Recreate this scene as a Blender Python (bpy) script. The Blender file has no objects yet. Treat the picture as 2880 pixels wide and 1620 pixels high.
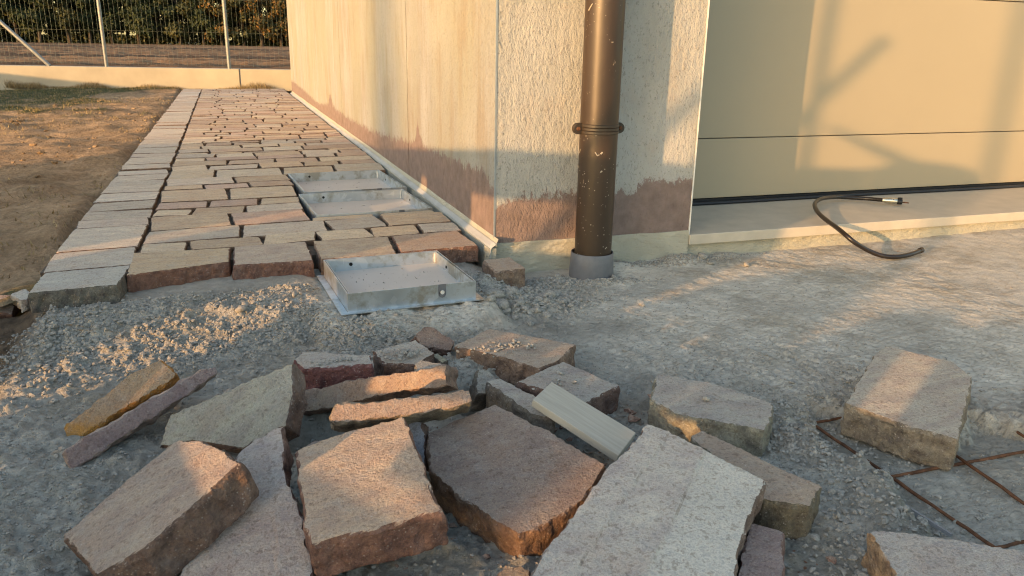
import bpy, bmesh, math, random
import numpy as np
from mathutils import Vector, Matrix
random.seed(7); rng = np.random.default_rng(7)
sc = bpy.context.scene
col = sc.collection
# ------------------------------------------------------------------ camera
# axes of the place seen in camera space (x right, y down, z forward), solved from the vanishing points
FPX, CX, CY = 2200.0, 1440.0, 810.0
def _n(v): return v/np.linalg.norm(v)
_v1 = _n(np.array([622-CX, 113-CY, FPX])); _d = np.array([1300-CX, 7860-CY, FPX]); _d = _n(_d-_d.dot(_v1)*_v1)
RW = np.array([np.cross(_d, _v1), _v1, -_d])
CAM = np.array([-0.664, -1.994, 0.522])
DS = 1/0.89444
def ray(x, y):
    return RW @ np.array([x*DS-CX, y*DS-CY, FPX])
def onz(x, y, z=0.0):
    r = ray(x, y); return CAM+r*(z-CAM[2])/r[2]
def ony(x, y, v=0.0):
    r = ray(x, y); return CAM+r*(v-CAM[1])/r[1]
def onp(x, y, P, n):
    r = ray(x, y); return CAM+r*(np.dot(np.array(P)-CAM, n)/np.dot(r, n))
cam = bpy.data.objects.new('camera', bpy.data.cameras.new('camera')); col.objects.link(cam)
cam.data.lens = 27.5; cam.data.sensor_width = 36; cam.data.clip_start = 0.02; cam.data.clip_end = 1500
cam.matrix_world = Matrix(((RW[0,0], -RW[0,1], -RW[0,2], CAM[0]), (RW[1,0], -RW[1,1], -RW[1,2], CAM[1]),
                           (RW[2,0], -RW[2,1], -RW[2,2], CAM[2]), (0,0,0,1)))
cam.data.dof.use_dof = True; cam.data.dof.focus_distance = 1.5; cam.data.dof.aperture_fstop = 20
sc.camera = cam
# ------------------------------------------------------------------ light
SUN_AZ, SUN_EL = math.radians(59.3), math.radians(8.0)
w = bpy.data.worlds.new("World"); sc.world = w; w.use_nodes = True
nt = w.node_tree; sky = nt.nodes.new('ShaderNodeTexSky'); sky.sky_type = 'NISHITA'; sky.sun_disc = False
sky.sun_elevation = SUN_EL; sky.sun_rotation = SUN_AZ+math.pi; sky.dust_density = 1.2; sky.air_density = 1.0; sky.ozone_density = 0.7
nt.links.new(sky.outputs[0], nt.nodes['Background'].inputs[0]); nt.nodes['Background'].inputs[1].default_value = 0.142
LDIR = Vector((math.sin(SUN_AZ)*math.cos(SUN_EL), math.cos(SUN_AZ)*math.cos(SUN_EL), -math.sin(SUN_EL)))
sl = bpy.data.lights.new('sun', 'SUN'); sl.energy = 2.05; sl.angle = math.radians(0.53); sl.color = (0.92, 0.50, 0.20)
so = bpy.data.objects.new('sun', sl); col.objects.link(so); so.rotation_euler = LDIR.to_track_quat('-Z', 'Y').to_euler()
sc.view_settings.view_transform = 'Standard'; sc.view_settings.look = 'None'; sc.view_settings.gamma = 1
sc.view_settings.exposure = 1.95; sc.view_settings.use_curve_mapping = False
sc.render.engine = 'CYCLES'; sc.cycles.use_denoising = True; sc.cycles.max_bounces = 6; sc.cycles.pixel_filter_type = 'BLACKMAN_HARRIS'; sc.cycles.filter_width = 1.05
# ------------------------------------------------------------------ numpy noise
def _h(i, j, k):
    n = (i*374761393+j*668265263+k*1274126177) & 0xffffffff
    n = ((n ^ (n >> 13))*1103515245) & 0xffffffff
    n = ((n ^ (n >> 16))*2246822519) & 0xffffffff
    return ((n ^ (n >> 15)) & 0xffffff)/float(0xffffff)*2-1
def vn(P):
    P = np.asarray(P, float); F = np.floor(P).astype(np.int64); f = P-F; f = f*f*(3-2*f)
    x, y, z = F[:,0], F[:,1], F[:,2]; a, b, c = f[:,0], f[:,1], f[:,2]; r = 0
    for dx in (0,1):
        for dy in (0,1):
            for dz in (0,1):
                r = r+_h(x+dx, y+dy, z+dz)*(a if dx else 1-a)*(b if dy else 1-b)*(c if dz else 1-c)
    return r
def fbm(P, s, o=3, g=0.5):
    r = 0; a = 1; P = np.asarray(P, float)/s
    for i in range(o): r = r+a*vn(P+17.3*i); P = P*2.03; a *= g
    return r
def sst(a, b, x): t = np.clip((x-a)/(b-a), 0, 1); return t*t*(3-2*t)
# ------------------------------------------------------------------ helpers
def tag(o, label=None, cat=None, group=None, kind=None):
    if label: o['label'] = label
    if cat: o['category'] = cat
    if group: o['group'] = group
    if kind: o['kind'] = kind
    return o
def link(o, parent=None):
    col.objects.link(o)
    if parent: o.parent = parent
    return o
def empty(name, loc=(0,0,0)):
    o = bpy.data.objects.new(name, None); o.empty_display_size = .05; o.location = loc; return link(o)
def mesh_obj(name, V, F, m, parent=None, smooth=False, loc=None):
    me = bpy.data.meshes.new(name); me.from_pydata([tuple(v) for v in V], [], F); me.update()
    if smooth: me.polygons.foreach_set('use_smooth', [True]*len(me.polygons)); me.set_sharp_from_angle(angle=math.radians(42))
    o = bpy.data.objects.new(name, me)
    if m: me.materials.append(m)
    if loc is not None: o.location = loc
    return link(o, parent)
class MB:
    def __init__(s): s.V = []; s.F = []
    def box(s, a, b):
        n = len(s.V); x0,y0,z0 = a; x1,y1,z1 = b
        s.V += [(x0,y0,z0),(x1,y0,z0),(x1,y1,z0),(x0,y1,z0),(x0,y0,z1),(x1,y0,z1),(x1,y1,z1),(x0,y1,z1)]
        s.F += [tuple(n+i for i in f) for f in ((3,2,1,0),(4,5,6,7),(0,1,5,4),(1,2,6,5),(2,3,7,6),(3,0,4,7))]; return s
    def tube(s, pts, r, n=10, cap=True, up=Vector((0,0,1))):
        pts = [Vector(p) for p in pts]; R = r if hasattr(r, '__len__') else [r]*len(pts); base = len(s.V); prev = None
        for i, p in enumerate(pts):
            t = (pts[min(i+1, len(pts)-1)]-pts[max(i-1, 0)]).normalized()
            if prev is None: a = t.orthogonal().normalized()
            else: a = (prev-t*prev.dot(t)).normalized()
            prev = a; b = t.cross(a)
            for k in range(n):
                q = 2*math.pi*k/n; s.V.append(tuple(p+R[i]*(a*math.cos(q)+b*math.sin(q))))
        for i in range(len(pts)-1):
            for k in range(n):
                s.F.append((base+i*n+k, base+i*n+(k+1)%n, base+(i+1)*n+(k+1)%n, base+(i+1)*n+k))
        if cap:
            s.F.append(tuple(base+k for k in range(n))[::-1]); s.F.append(tuple(base+(len(pts)-1)*n+k for k in range(n)))
        return s
    def prism(s, poly, z0, z1):
        n = len(s.V); k = len(poly)
        s.V += [(p[0],p[1],z0) for p in poly]+[(p[0],p[1],z1) for p in poly]
        s.F += [tuple(range(n+k-1, n-1, -1)), tuple(range(n+k, n+2*k))]+[(n+i, n+(i+1)%k, n+k+(i+1)%k, n+k+i) for i in range(k)]; return s
    def done(s, name, m, parent=None, smooth=False, bevel=0):
        o = mesh_obj(name, s.V, s.F, m, parent, smooth)
        if bevel:
            md = o.modifiers.new('b', 'BEVEL'); md.width = bevel; md.segments = 2; md.limit_method = 'ANGLE'
        return o
# ------------------------------------------------------------------ materials
class NT:
    def __init__(s, name, rough=.85, spec=.3):
        s.m = bpy.data.materials.new(name); s.m.use_nodes = True; s.t = s.m.node_tree; s.b = s.t.nodes['Principled BSDF']
        s.b.inputs['Roughness'].default_value = rough; s.b.inputs['Specular IOR Level'].default_value = spec
        s.tc = s.n('ShaderNodeTexCoord')
    def n(s, ty, **k):
        x = s.t.nodes.new(ty)
        for a, v in k.items():
            if a.startswith('i_'): x.inputs[a[2:].replace('_', ' ')].default_value = v
            else: setattr(x, a, v)
        return x
    def l(s, a, b): s.t.links.new(a, b)
    def noise(s, scale, det=4, rough=.55, vec=None, stretch=None):
        v = vec or s.tc.outputs['Object']
        if stretch:
            mp = s.n('ShaderNodeMapping'); mp.inputs['Scale'].default_value = stretch; s.l(v, mp.inputs[0]); v = mp.outputs[0]
        x = s.n('ShaderNodeTexNoise'); x.inputs['Scale'].default_value = scale; x.inputs['Detail'].default_value = det
        x.inputs['Roughness'].default_value = rough; s.l(v, x.inputs['Vector']); return x.outputs['Fac']
    def ramp(s, f, a, b, ca=(0,0,0,1), cb=(1,1,1,1)):
        r = s.n('ShaderNodeValToRGB'); e = r.color_ramp.elements; e[0].position = a; e[1].position = b; e[0].color = ca; e[1].color = cb
        s.l(f, r.inputs[0]); return r.outputs[0]
    def mix(s, f, a, b, mode='MIX'):
        x = s.n('ShaderNodeMix', data_type='RGBA', blend_type=mode)
        for sock, v in ((x.inputs[0], f), (x.inputs[6], a), (x.inputs[7], b)):
            if isinstance(v, (int, float)): sock.default_value = v
            elif isinstance(v, tuple): sock.default_value = (*v[:3], 1)
            else: s.l(v, sock)
        return x.outputs[2]
    def math(s, op, a, b=0.0, clamp=False):
        x = s.n('ShaderNodeMath', operation=op); x.use_clamp = clamp
        for sock, v in ((x.inputs[0], a), (x.inputs[1], b)):
            if isinstance(v, (int, float)): sock.default_value = v
            else: s.l(v, sock)
        return x.outputs[0]
    def bump(s, h, dist, strength=1.0, prev=None):
        x = s.n('ShaderNodeBump'); x.inputs['Distance'].default_value = dist; x.inputs['Strength'].default_value = strength
        s.l(h, x.inputs['Height'])
        if prev: s.l(prev, x.inputs['Normal'])
        s.l(x.outputs[0], s.b.inputs['Normal']); return x.outputs[0]
    def col(s, c): 
        if isinstance(c, tuple): s.b.inputs['Base Color'].default_value = (*c[:3], 1)
        else: s.l(c, s.b.inputs['Base Color'])
def simple(name, c, rough=.6, metal=0.0, spec=.4, var=.12, sc_=30, bump=0, stretch=None):
    m = NT(name, rough, spec); m.b.inputs['Metallic'].default_value = metal
    f = m.noise(sc_, 5, .6, stretch=stretch); d = tuple(x*(1-var*1.6) for x in c); u = tuple(min(1, x*(1+var)) for x in c)
    m.col(m.mix(m.ramp(f, .3, .7), d, u))
    if bump: m.bump(m.noise(sc_*3, 5, .6), bump)
    return m.m
# stone: object colour is the weathered cleft face, the attribute "side" the split sides; both belong to the stone
def stone_material(name, face_bump=.0006):
    m = NT(name, .72, .35); oi = m.n('ShaderNodeObjectInfo'); at = m.n('ShaderNodeAttribute', attribute_type='OBJECT', attribute_name='side')
    vo = m.n('ShaderNodeVectorMath', operation='ADD'); m.l(m.tc.outputs['Object'], vo.inputs[0])
    rr = m.n('ShaderNodeMath', operation='MULTIPLY'); rr.inputs[1].default_value = 37.0; m.l(oi.outputs['Random'], rr.inputs[0])
    cb = m.n('ShaderNodeCombineXYZ'); m.l(rr.outputs[0], cb.inputs[0]); m.l(rr.outputs[0], cb.inputs[1]); m.l(cb.outputs[0], vo.inputs[1])
    V = vo.outputs[0]
    geo = m.n('ShaderNodeNewGeometry'); vt = m.n('ShaderNodeVectorTransform', vector_type='NORMAL', convert_from='WORLD', convert_to='OBJECT')
    m.l(geo.outputs['Normal'], vt.inputs[0]); sx = m.n('ShaderNodeSeparateXYZ'); m.l(vt.outputs[0], sx.inputs[0])
    big = m.noise(9, 4, .6, V); st = m.noise(16, 6, .65, V, stretch=(1, 2.2, 1)); fine = m.noise(260, 3, .6, V); mid = m.noise(45, 5, .65, V)
    edge = m.math('ADD', m.math('ABSOLUTE', sx.outputs[2]), m.math('MULTIPLY', m.math('SUBTRACT', mid, .5), .5))
    mask = m.ramp(edge, .70, .86)
    face = m.mix(m.ramp(st, .35, .68), m.mix(1.0, oi.outputs['Color'], (.80,.74,.74), 'MULTIPLY'), m.mix(1.0, oi.outputs['Color'], (1.12,1.1,1.02), 'MULTIPLY'))
    face = m.mix(m.ramp(big, .52, .72), face, m.mix(1.0, oi.outputs['Color'], (.92,.80,.72), 'MULTIPLY'))
    face = m.mix(m.math('MULTIPLY', m.ramp(mid, .50, .66), .55), face, m.mix(.5, oi.outputs['Color'], (.30,.28,.25)))
    side = m.mix(m.ramp(mid, .35, .65), m.mix(1.0, at.outputs['Color'], (.62,.55,.55), 'MULTIPLY'), m.mix(1.0, at.outputs['Color'], (1.35,1.25,1.15), 'MULTIPLY'))
    tn = m.n('ShaderNodeAttribute', attribute_type='GEOMETRY', attribute_name='tone'); face = m.mix(tn.outputs['Fac'], face, m.mix(m.ramp(big, .3, .7), (.41,.395,.35), (.50,.48,.425)))
    c = m.mix(mask, side, face)
    oc = m.n('ShaderNodeAttribute', attribute_type='OBJECT', attribute_name='ochre'); so2 = m.n('ShaderNodeSeparateXYZ'); m.l(m.tc.outputs['Object'], so2.inputs[0])
    om = m.math('ADD', m.math('MULTIPLY', so2.outputs[0], -14), m.math('MULTIPLY', so2.outputs[1], -22)); om = m.math('ADD', om, m.math('MULTIPLY', m.math('SUBTRACT', mid, .5), 3)); om = m.math('SUBTRACT', om, .55, True)
    c = m.mix(m.math('MULTIPLY', om, oc.outputs['Fac']), c, m.mix(mid, (.22,.11,.025), (.40,.21,.05)))
    vr = m.n('ShaderNodeTexVoronoi'); vr.inputs['Scale'].default_value = 230; m.l(V, vr.inputs['Vector'])
    sp = m.math('MULTIPLY', m.math('SUBTRACT', 1.0, m.ramp(vr.outputs['Distance'], .10, .32)), m.ramp(m.noise(80, 2, .5, V), .45, .7))
    c = m.mix(m.math('MULTIPLY', sp, .5), c, (.55,.51,.46))
    grain = m.noise(115, 5, .75, V)
    c = m.mix(m.math('MULTIPLY', m.ramp(grain, .50, .62), .75), c, m.mix(1.0, c, (.48,.44,.42), 'MULTIPLY'))
    c = m.mix(m.math('MULTIPLY', m.ramp(grain, .46, .36), .6), c, m.mix(1.0, c, (1.45,1.42,1.36), 'MULTIPLY'))
    c = m.mix(m.math('MULTIPLY', m.ramp(fine, .55, .75), .35), c, m.mix(1.0, c, (.45,.42,.42), 'MULTIPLY'))
    c = m.mix(m.math('MULTIPLY', m.ramp(m.noise(6, 6, .7, V), .56, .75), .35), c, (.40,.39,.36))
    m.col(c)
    b = m.bump(m.noise(130, 5, .75, V), .0030); b = m.bump(m.noise(34, 5, .65, V), .0034, prev=b); m.bump(fine, .0010, prev=b)
    return m.m
M_stone = stone_material('porphyry'); M_paver = M_stone
def mat_mortar():
    m = NT('mortar', .95, .15); P = m.tc.outputs['Object']
    so_ = m.n('ShaderNodeAttribute', attribute_type='GEOMETRY', attribute_name='soil'); rg = m.n('ShaderNodeAttribute', attribute_type='GEOMETRY', attribute_name='damp')
    pale = m.n('ShaderNodeAttribute', attribute_type='GEOMETRY', attribute_name='pale')
    a = m.noise(3.2, 6, .65); b = m.noise(22, 6, .7); f = m.noise(160, 4, .7)
    c = m.mix(m.ramp(a, .38, .66), (.43,.405,.345), (.57,.54,.47))
    c = m.mix(m.ramp(b, .40, .70), m.mix(.45, c, (.26,.24,.20)), c)
    c = m.mix(m.math('MULTIPLY', m.ramp(f, .55, .78), .35), c, (.24,.225,.20))
    c = m.mix(m.math('MULTIPLY', pale.outputs['Fac'], .6), c, m.mix(m.ramp(b, .35, .6), (.52,.485,.41), (.64,.60,.515)))
    c = m.mix(m.math('MULTIPLY', m.ramp(m.noise(4.5, 7, .78), .50, .62), .6), c, (.30,.265,.20))
    c = m.mix(m.math('MULTIPLY', rg.outputs['Fac'], .6), c, m.mix(m.ramp(f, .4, .7), (.17,.165,.14), (.31,.29,.25)))
    pits = m.noise(95, 4, .75, stretch=(1, 1.7, 1)); c = m.mix(m.math('MULTIPLY', m.ramp(pits, .60, .68), .60), c, (.15,.14,.115))
    c = m.mix(m.math('MULTIPLY', m.ramp(m.noise(8, 5, .7), .56, .70), .55), c, (.27,.235,.185))
    # loose chips of rust and ochre dust
    vr = m.n('ShaderNodeTexVoronoi'); vr.inputs['Scale'].default_value = 55; m.l(P, vr.inputs['Vector'])
    chip = m.math('MULTIPLY', m.math('SUBTRACT', 1.0, m.ramp(vr.outputs['Distance'], .10, .16)), m.ramp(m.noise(5, 3, .5), .58, .66))
    c = m.mix(m.math('MULTIPLY', chip, .8), c, (.25,.10,.045))
    soil = m.mix(m.ramp(m.noise(30, 6, .7), .35, .68), (.085,.062,.042), (.20,.145,.095))
    c = m.mix(so_.outputs['Fac'], c, soil); m.col(c)
    sm_ = m.math('SUBTRACT', 1.0, m.math('MULTIPLY', pale.outputs['Fac'], .82)); n1 = m.bump(m.math('MULTIPLY', m.noise(70, 6, .75), sm_), .0065); n2 = m.bump(m.math('MULTIPLY', m.noise(240, 4, .75), sm_), .0026, prev=n1)
    mp = m.ramp(pits, .50, .66); m.bump(mp, -.0016, prev=n2)
    return m.m
M_mortar = mat_mortar()
def mat_crumb():
    m = NT('mortar crumbs', .95, .15); a = m.noise(14, 5, .6); f = m.noise(220, 4, .7)
    m.col(m.mix(m.ramp(f, .35, .7), m.mix(a, (.17,.16,.14), (.27,.255,.225)), m.mix(a, (.34,.325,.285), (.44,.42,.37)))); m.bump(f, .0018); return m.m
M_crumb = mat_crumb()
def mat_yard():
    m = NT('yard soil', .97, .1); g = m.n('ShaderNodeAttribute', attribute_type='GEOMETRY', attribute_name='green')
    a = m.noise(1.6, 6, .65); b = m.noise(9, 6, .7); f = m.noise(60, 5, .7)
    c = m.mix(m.ramp(a, .35, .65), (.32,.215,.125), (.56,.385,.23)); c = m.mix(m.ramp(b, .38, .62), m.mix(.55, c, (.085,.06,.035)), c)
    c = m.mix(m.ramp(f, .35, .7), m.mix(.4, c, (.07,.05,.03)), m.mix(.3, c, (.42,.31,.19)))
    gc = m.mix(m.ramp(f, .35, .65), (.035,.042,.018), (.095,.10,.045)); c = m.mix(m.math('MULTIPLY', g.outputs['Fac'], m.ramp(b, .3, .5)), c, gc)
    m.col(c); b1 = m.bump(b, .03); m.bump(f, .008, prev=b1); return m.m
M_yard = mat_yard()
def mat_field():
    m = NT('ploughed soil', .97, .1); a = m.noise(.28, 4, .6, stretch=(.10, 1, 1)); f = m.noise(6, 6, .75)
    c = m.mix(m.ramp(a, .42, .58), (.085,.052,.03), (.33,.19,.095)); c = m.mix(m.ramp(f, .4, .65), m.mix(.45, c, (.07,.05,.032)), c)  # soil colour; its bands also paint sunlit and shaded strips of the field
    m.col(c); m.bump(f, .05); return m.m
M_field = mat_field()
M_far = simple('meadow', (.10,.095,.045), .95, var=.3, sc_=.5)
def band_curve(m, coord, pts, lo, hi):
    cv = m.n('ShaderNodeFloatCurve'); mr = m.n('ShaderNodeMapRange'); mr.inputs[1].default_value = lo; mr.inputs[2].default_value = hi
    m.l(coord, mr.inputs[0]); m.l(mr.outputs[0], cv.inputs['Value']); c = cv.mapping.curves[0]
    P = [((p[0]-lo)/(hi-lo), p[1]/.3) for p in pts]; P[0] = (0, P[0][1]); P[-1] = (1, P[-1][1])
    c.points[0].location = P[0]; c.points[1].location = P[-1]
    for p in P[1:-1]: c.points.new(*p)
    for q in c.points: q.handle_type = 'VECTOR'
    cv.mapping.update(); return m.math('MULTIPLY', cv.outputs[0], .3)
def mat_plaster(name, axis, pts, lo, hi, streaky):
    m = NT(name, .9, .2); kk = .84 if streaky else 1.0; P = m.tc.outputs['Object']; sx = m.n('ShaderNodeSeparateXYZ'); m.l(P, sx.inputs[0])
    sm = (1, .35, .22) if axis == 1 else (1, 1, .45)
    stip = m.noise(150, 4, .7, stretch=(1, 1, .6)); drip = m.noise(70, 4, .6, stretch=(1, 1, .16)); big = m.noise(2.6, 4, .55, stretch=(1, 1, .25))
    a = m.noise(6, 5, .6, stretch=(1,1,.4))
    c = m.mix(m.ramp(a, .35, .7), (.34*kk,.335*kk,.30*kk), (.43*kk,.425*kk,.395*kk))
    if streaky:
        c = m.mix(m.math('MULTIPLY', m.ramp(big, .42, .60), .75), c, (.30,.29,.22))
        c = m.mix(m.math('MULTIPLY', m.ramp(m.noise(11, 5, .65, stretch=(1,1,.22)), .50, .66), .6), c, (.26,.21,.15))  # brown stains; the contrast also paints vertical streaks of shade
    c = m.mix(m.math('MULTIPLY', m.ramp(stip, .57, .66), .7), c, (.20,.19,.165))
    if streaky: c = m.mix(m.math('MULTIPLY', m.ramp(m.noise(42, 5, .75, stretch=(1,1,.6)), .56, .66), .5), c, (.24,.20,.145))
    if not streaky:
        c = m.mix(m.math('MULTIPLY', m.ramp(m.noise(7, 5, .7), .55, .72), .35), c, (.37,.29,.22))
    th = band_curve(m, sx.outputs[axis], pts, lo, hi)
    h = m.math('ADD', sx.outputs[2], m.math('MULTIPLY', m.math('SUBTRACT', drip, .5), .085 if axis == 1 else .04))
    h = m.math('ADD', h, m.math('MULTIPLY', m.math('SUBTRACT', stip, .5), .075)); h = m.math('ADD', h, m.math('MULTIPLY', m.math('SUBTRACT', m.noise(22, 4, .6), .5), .07))
    mask = m.ramp(m.math('ADD', m.math('MULTIPLY', m.math('SUBTRACT', th, h), 60), .5, True), .2, .8)
    pr = m.mix(m.ramp(m.noise(24, 5, .6), .3, .7), (.175,.13,.11), (.26,.195,.17))
    pr = m.mix(m.math('MULTIPLY', m.ramp(m.noise(90, 4, .6, stretch=(1,1,.35)), .62, .72), .5), pr, (.10,.06,.05))
    m.col(m.mix(mask, c, pr))
    b1 = m.bump(stip, .0045 if axis == 0 else .006); b2 = m.bump(m.noise(45, 5, .7, stretch=(1,1,.5)), .006 if axis == 0 else .007, prev=b1)
    m.bump(drip, .0015, prev=b2); return m.m
LP = [(0,.150),(.10,.184),(.30,.176),(.55,.172),(.83,.170),(.88,.20),(.919,.245),(.955,.165),(1.3,.137),(1.9,.110),(2.8,.100),(3.3,.106),(3.46,.14),(3.55,.20),(3.66,.11),(4.3,.07),(5.6,.11),(6.9,.13)]
FP = [(0,.100),(.05,.125),(.12,.132),(.23,.132),(.34,.100),(.375,.128),(.43,.130),(.47,.155),(.62,.158)]
M_left = mat_plaster('side wall plaster', 1, LP, 0, 6.9, True); M_front = mat_plaster('front wall plaster', 0, FP, 0, .62, False)
def mat_coat():
    m = NT('skim coat', .7, .35); a = m.noise(9, 5, .6); r = m.noise(26, 5, .6, stretch=(1,1,2.2))
    c = m.mix(a, (.34,.325,.25), (.44,.42,.34)); c = m.mix(m.math('MULTIPLY', m.ramp(m.noise(120, 4, .7), .62, .72), .5), c, (.22,.20,.15)); m.col(c)
    b = m.bump(r, .010); b = m.bump(m.noise(60, 4, .6), .002, prev=b)
    ck = m.n('ShaderNodeTexBrick'); ck.inputs['Scale'].default_value = 1; ck.inputs['Brick Width'].default_value = .005; ck.inputs['Row Height'].default_value = .005
    ck.inputs['Mortar Size'].default_value = .0008; ck.offset = 0
    mp = m.n('ShaderNodeMapping'); mp.inputs['Rotation'].default_value = (math.pi/2, 0, 0); m.l(m.tc.outputs['Object'], mp.inputs[0]); m.l(mp.outputs[0], ck.inputs['Vector'])
    m.bump(m.math('MULTIPLY', ck.outputs['Fac'], m.ramp(m.noise(12, 3, .5), .5, .6)), .0008, prev=b); return m.m
M_coat = mat_coat()
M_door = simple('door paint', (.335,.292,.208), .42, spec=.45, var=.015, sc_=3)
M_sill = simple('limestone sill', (.45,.41,.33), .7, var=.06, sc_=14, bump=.0006)
M_black = simple('black rubber', (.012,.013,.016), .45, var=.2, sc_=40, bump=.0004)
M_pipe = NT('brown pipe paint', .42, .45)
_p = M_pipe; _f = _p.noise(16, 5, .6, stretch=(1,1,.3)); _sp = _p.n('ShaderNodeTexVoronoi'); _sp.inputs['Scale'].default_value = 95; _p.l(_p.tc.outputs['Object'], _sp.inputs['Vector'])
_sx = _p.n('ShaderNodeSeparateXYZ'); _p.l(_p.tc.outputs['Object'], _sx.inputs[0])
_low = _p.math('MULTIPLY', _p.ramp(_p.math('MULTIPLY', _sx.outputs[2], 2), .0, .9, (1,1,1,1), (.25,.25,.25,1)), _p.ramp(_p.noise(18, 2, .5), .45, .6))
_spk = _p.math('MULTIPLY', _p.math('SUBTRACT', 1.0, _p.ramp(_sp.outputs['Distance'], .12, .17)), _low)
_scr = _p.math('MULTIPLY', _p.ramp(_p.noise(28, 4, .7, stretch=(1, 1, .35)), .69, .71), .8)
_c = _p.mix(_p.ramp(_f, .3, .7), (.028,.018,.011), (.048,.030,.018)); _c = _p.mix(_spk, _c, (.45,.41,.34)); _c = _p.mix(_scr, _c, (.33,.25,.18)); _p.col(_c)
_p.bump(_p.noise(14, 3, .5), .0008); M_pipe = _p.m
M_clamp = simple('brown clamp paint', (.036,.026,.017), .45, spec=.5, var=.2, sc_=60)
M_grey = simple('grey plastic', (.125,.13,.14), .5, var=.08, sc_=50, bump=.0003)
M_paintdrip = simple('paint drip', (.34,.30,.23), .6)
def mat_zinc():
    m = NT('galvanised steel', .36, .5); m.b.inputs['Metallic'].default_value = .95
    v = m.n('ShaderNodeTexVoronoi'); v.inputs['Scale'].default_value = 45; m.l(m.tc.outputs['Object'], v.inputs['Vector'])
    sm = m.noise(12, 5, .7); c = m.mix(v.outputs['Color'], (.46,.50,.53), (.60,.63,.66)); c = m.mix(m.math('MULTIPLY', m.ramp(sm, .5, .62), .8), c, (.30,.28,.23)); m.col(c)
    rr = m.n('ShaderNodeMapRange'); rr.inputs[3].default_value = .28; rr.inputs[4].default_value = .62; m.l(sm, rr.inputs[0]); m.l(rr.outputs[0], m.b.inputs['Roughness'])
    m.bump(m.noise(9, 3, .5), .002); return m.m
M_zinc = mat_zinc()
def mat_tray():
    m = NT('dusty tray steel', .6, .4); m.b.inputs['Metallic'].default_value = .35; a = m.noise(7, 5, .6); f = m.noise(110, 3, .6)
    c = m.mix(a, (.44,.42,.39), (.56,.54,.50)); c = m.mix(m.math('MULTIPLY', m.ramp(f, .68, .74), .8), c, (.16,.15,.13)); m.col(c); return m.m
M_tray = mat_tray()
M_dark = simple('hole shade black', (.01,.01,.01), .9)  # flat black for discs that stand in for shade inside holes
M_rivet = simple('white rivet', (.7,.68,.62), .4)
M_membrane = simple('waterproof membrane', (.36,.365,.35), .8, spec=.15, var=.1, sc_=8, bump=.0015)
M_bead = simple('corner bead', (.33,.36,.37), .4, metal=.5, var=.1)
M_concrete = simple('fair faced concrete', (.36,.325,.245), .85, var=.08, sc_=3, bump=.002)
M_post = simple('galvanised post', (.22,.23,.22), .5, metal=.3, var=.1)
M_wire = simple('fence wire', (.10,.12,.10), .5, metal=.3)
def mat_rust():
    m = NT('rusty steel', .9, .2); a = m.noise(60, 5, .7); m.col(m.mix(m.ramp(a, .35, .65), (.06,.030,.018), (.17,.08,.042))); m.bump(m.noise(300, 3, .6), .0006); return m.m
M_rust = mat_rust()
M_wood = simple('weathered lath', (.40,.375,.31), .8, var=.10, sc_=10, bump=.0008, stretch=(1, 16, 4))
M_cable = simple('black brown cable sleeve', (.016,.012,.010), .35, spec=.5, var=.2, sc_=80)
M_brass = simple('nickel lock body', (.62,.58,.46), .28, metal=.95, var=.08)
M_lime = simple('white marble offcut', (.60,.57,.50), .7, var=.08)
def mat_leaf(name, a, b, c2):
    m = NT(name, .7, .2); oi = m.n('ShaderNodeNewGeometry'); r = m.n('ShaderNodeValToRGB'); e = r.color_ramp.elements
    e[0].color = (*a, 1); e[1].color = (*c2, 1); x = e.new(.55); x.color = (*b, 1); m.l(oi.outputs['Random Per Island'], r.inputs[0]); m.col(r.outputs[0])
    m.b.inputs['Transmission Weight'].default_value = 0; return m.m
M_leafd = mat_leaf('dark green leaves', (.010,.018,.009), (.022,.034,.014), (.050,.056,.022))
M_leafo = mat_leaf('sunlit orange leaves', (.02,.026,.010), (.055,.050,.018), (.20,.105,.032))  # orange tint paints warm sunlight on the right-hand trees into the leaves
M_leafm = mat_leaf('olive leaves', (.016,.022,.010), (.036,.042,.016), (.085,.075,.026))
M_bark = simple('bark', (.055,.042,.03), .95, var=.3, sc_=6, bump=.01)
M_grass = mat_leaf('grass blades', (.05,.06,.02), (.11,.10,.04), (.30,.23,.11))
M_dry = mat_leaf('dry grass blades', (.16,.12,.06), (.27,.20,.10), (.38,.29,.15))
# ------------------------------------------------------------------ ground near the camera
PIT = [(.205,-1.0),(.301,-1.0),(.37,-1.08),(.435,-1.13),(.524,-1.10),(.58,-1.15),(.70,-1.20),(1.1,-1.3),(1.1,-2.2),(.30,-2.2),(.20,-1.55),(.152,-1.404),(.163,-1.318),(.182,-1.242),(.215,-1.209),(.195,-1.10)]
def inpoly(X, Y, poly):
    r = np.zeros(X.shape, bool); n = len(poly)
    for i in range(n):
        x0,y0 = poly[i]; x1,y1 = poly[(i+1)%n]
        if y0 == y1: continue
        c = ((y0 > Y) != (y1 > Y)) & (X < (x1-x0)*(Y-y0)/(y1-y0)+x0); r ^= c
    return r
def sdist(X, Y, poly):
    d = np.full(X.shape, 9.0); n = len(poly)
    for i in range(n):
        a = np.array(poly[i]); b = np.array(poly[(i+1)%n]); e = b-a
        t = np.clip(((X-a[0])*e[0]+(Y-a[1])*e[1])/e.dot(e), 0, 1); d = np.minimum(d, np.hypot(X-a[0]-t*e[0], Y-a[1]-t*e[1]))
    return np.where(inpoly(X, Y, poly), -d, d)
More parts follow.
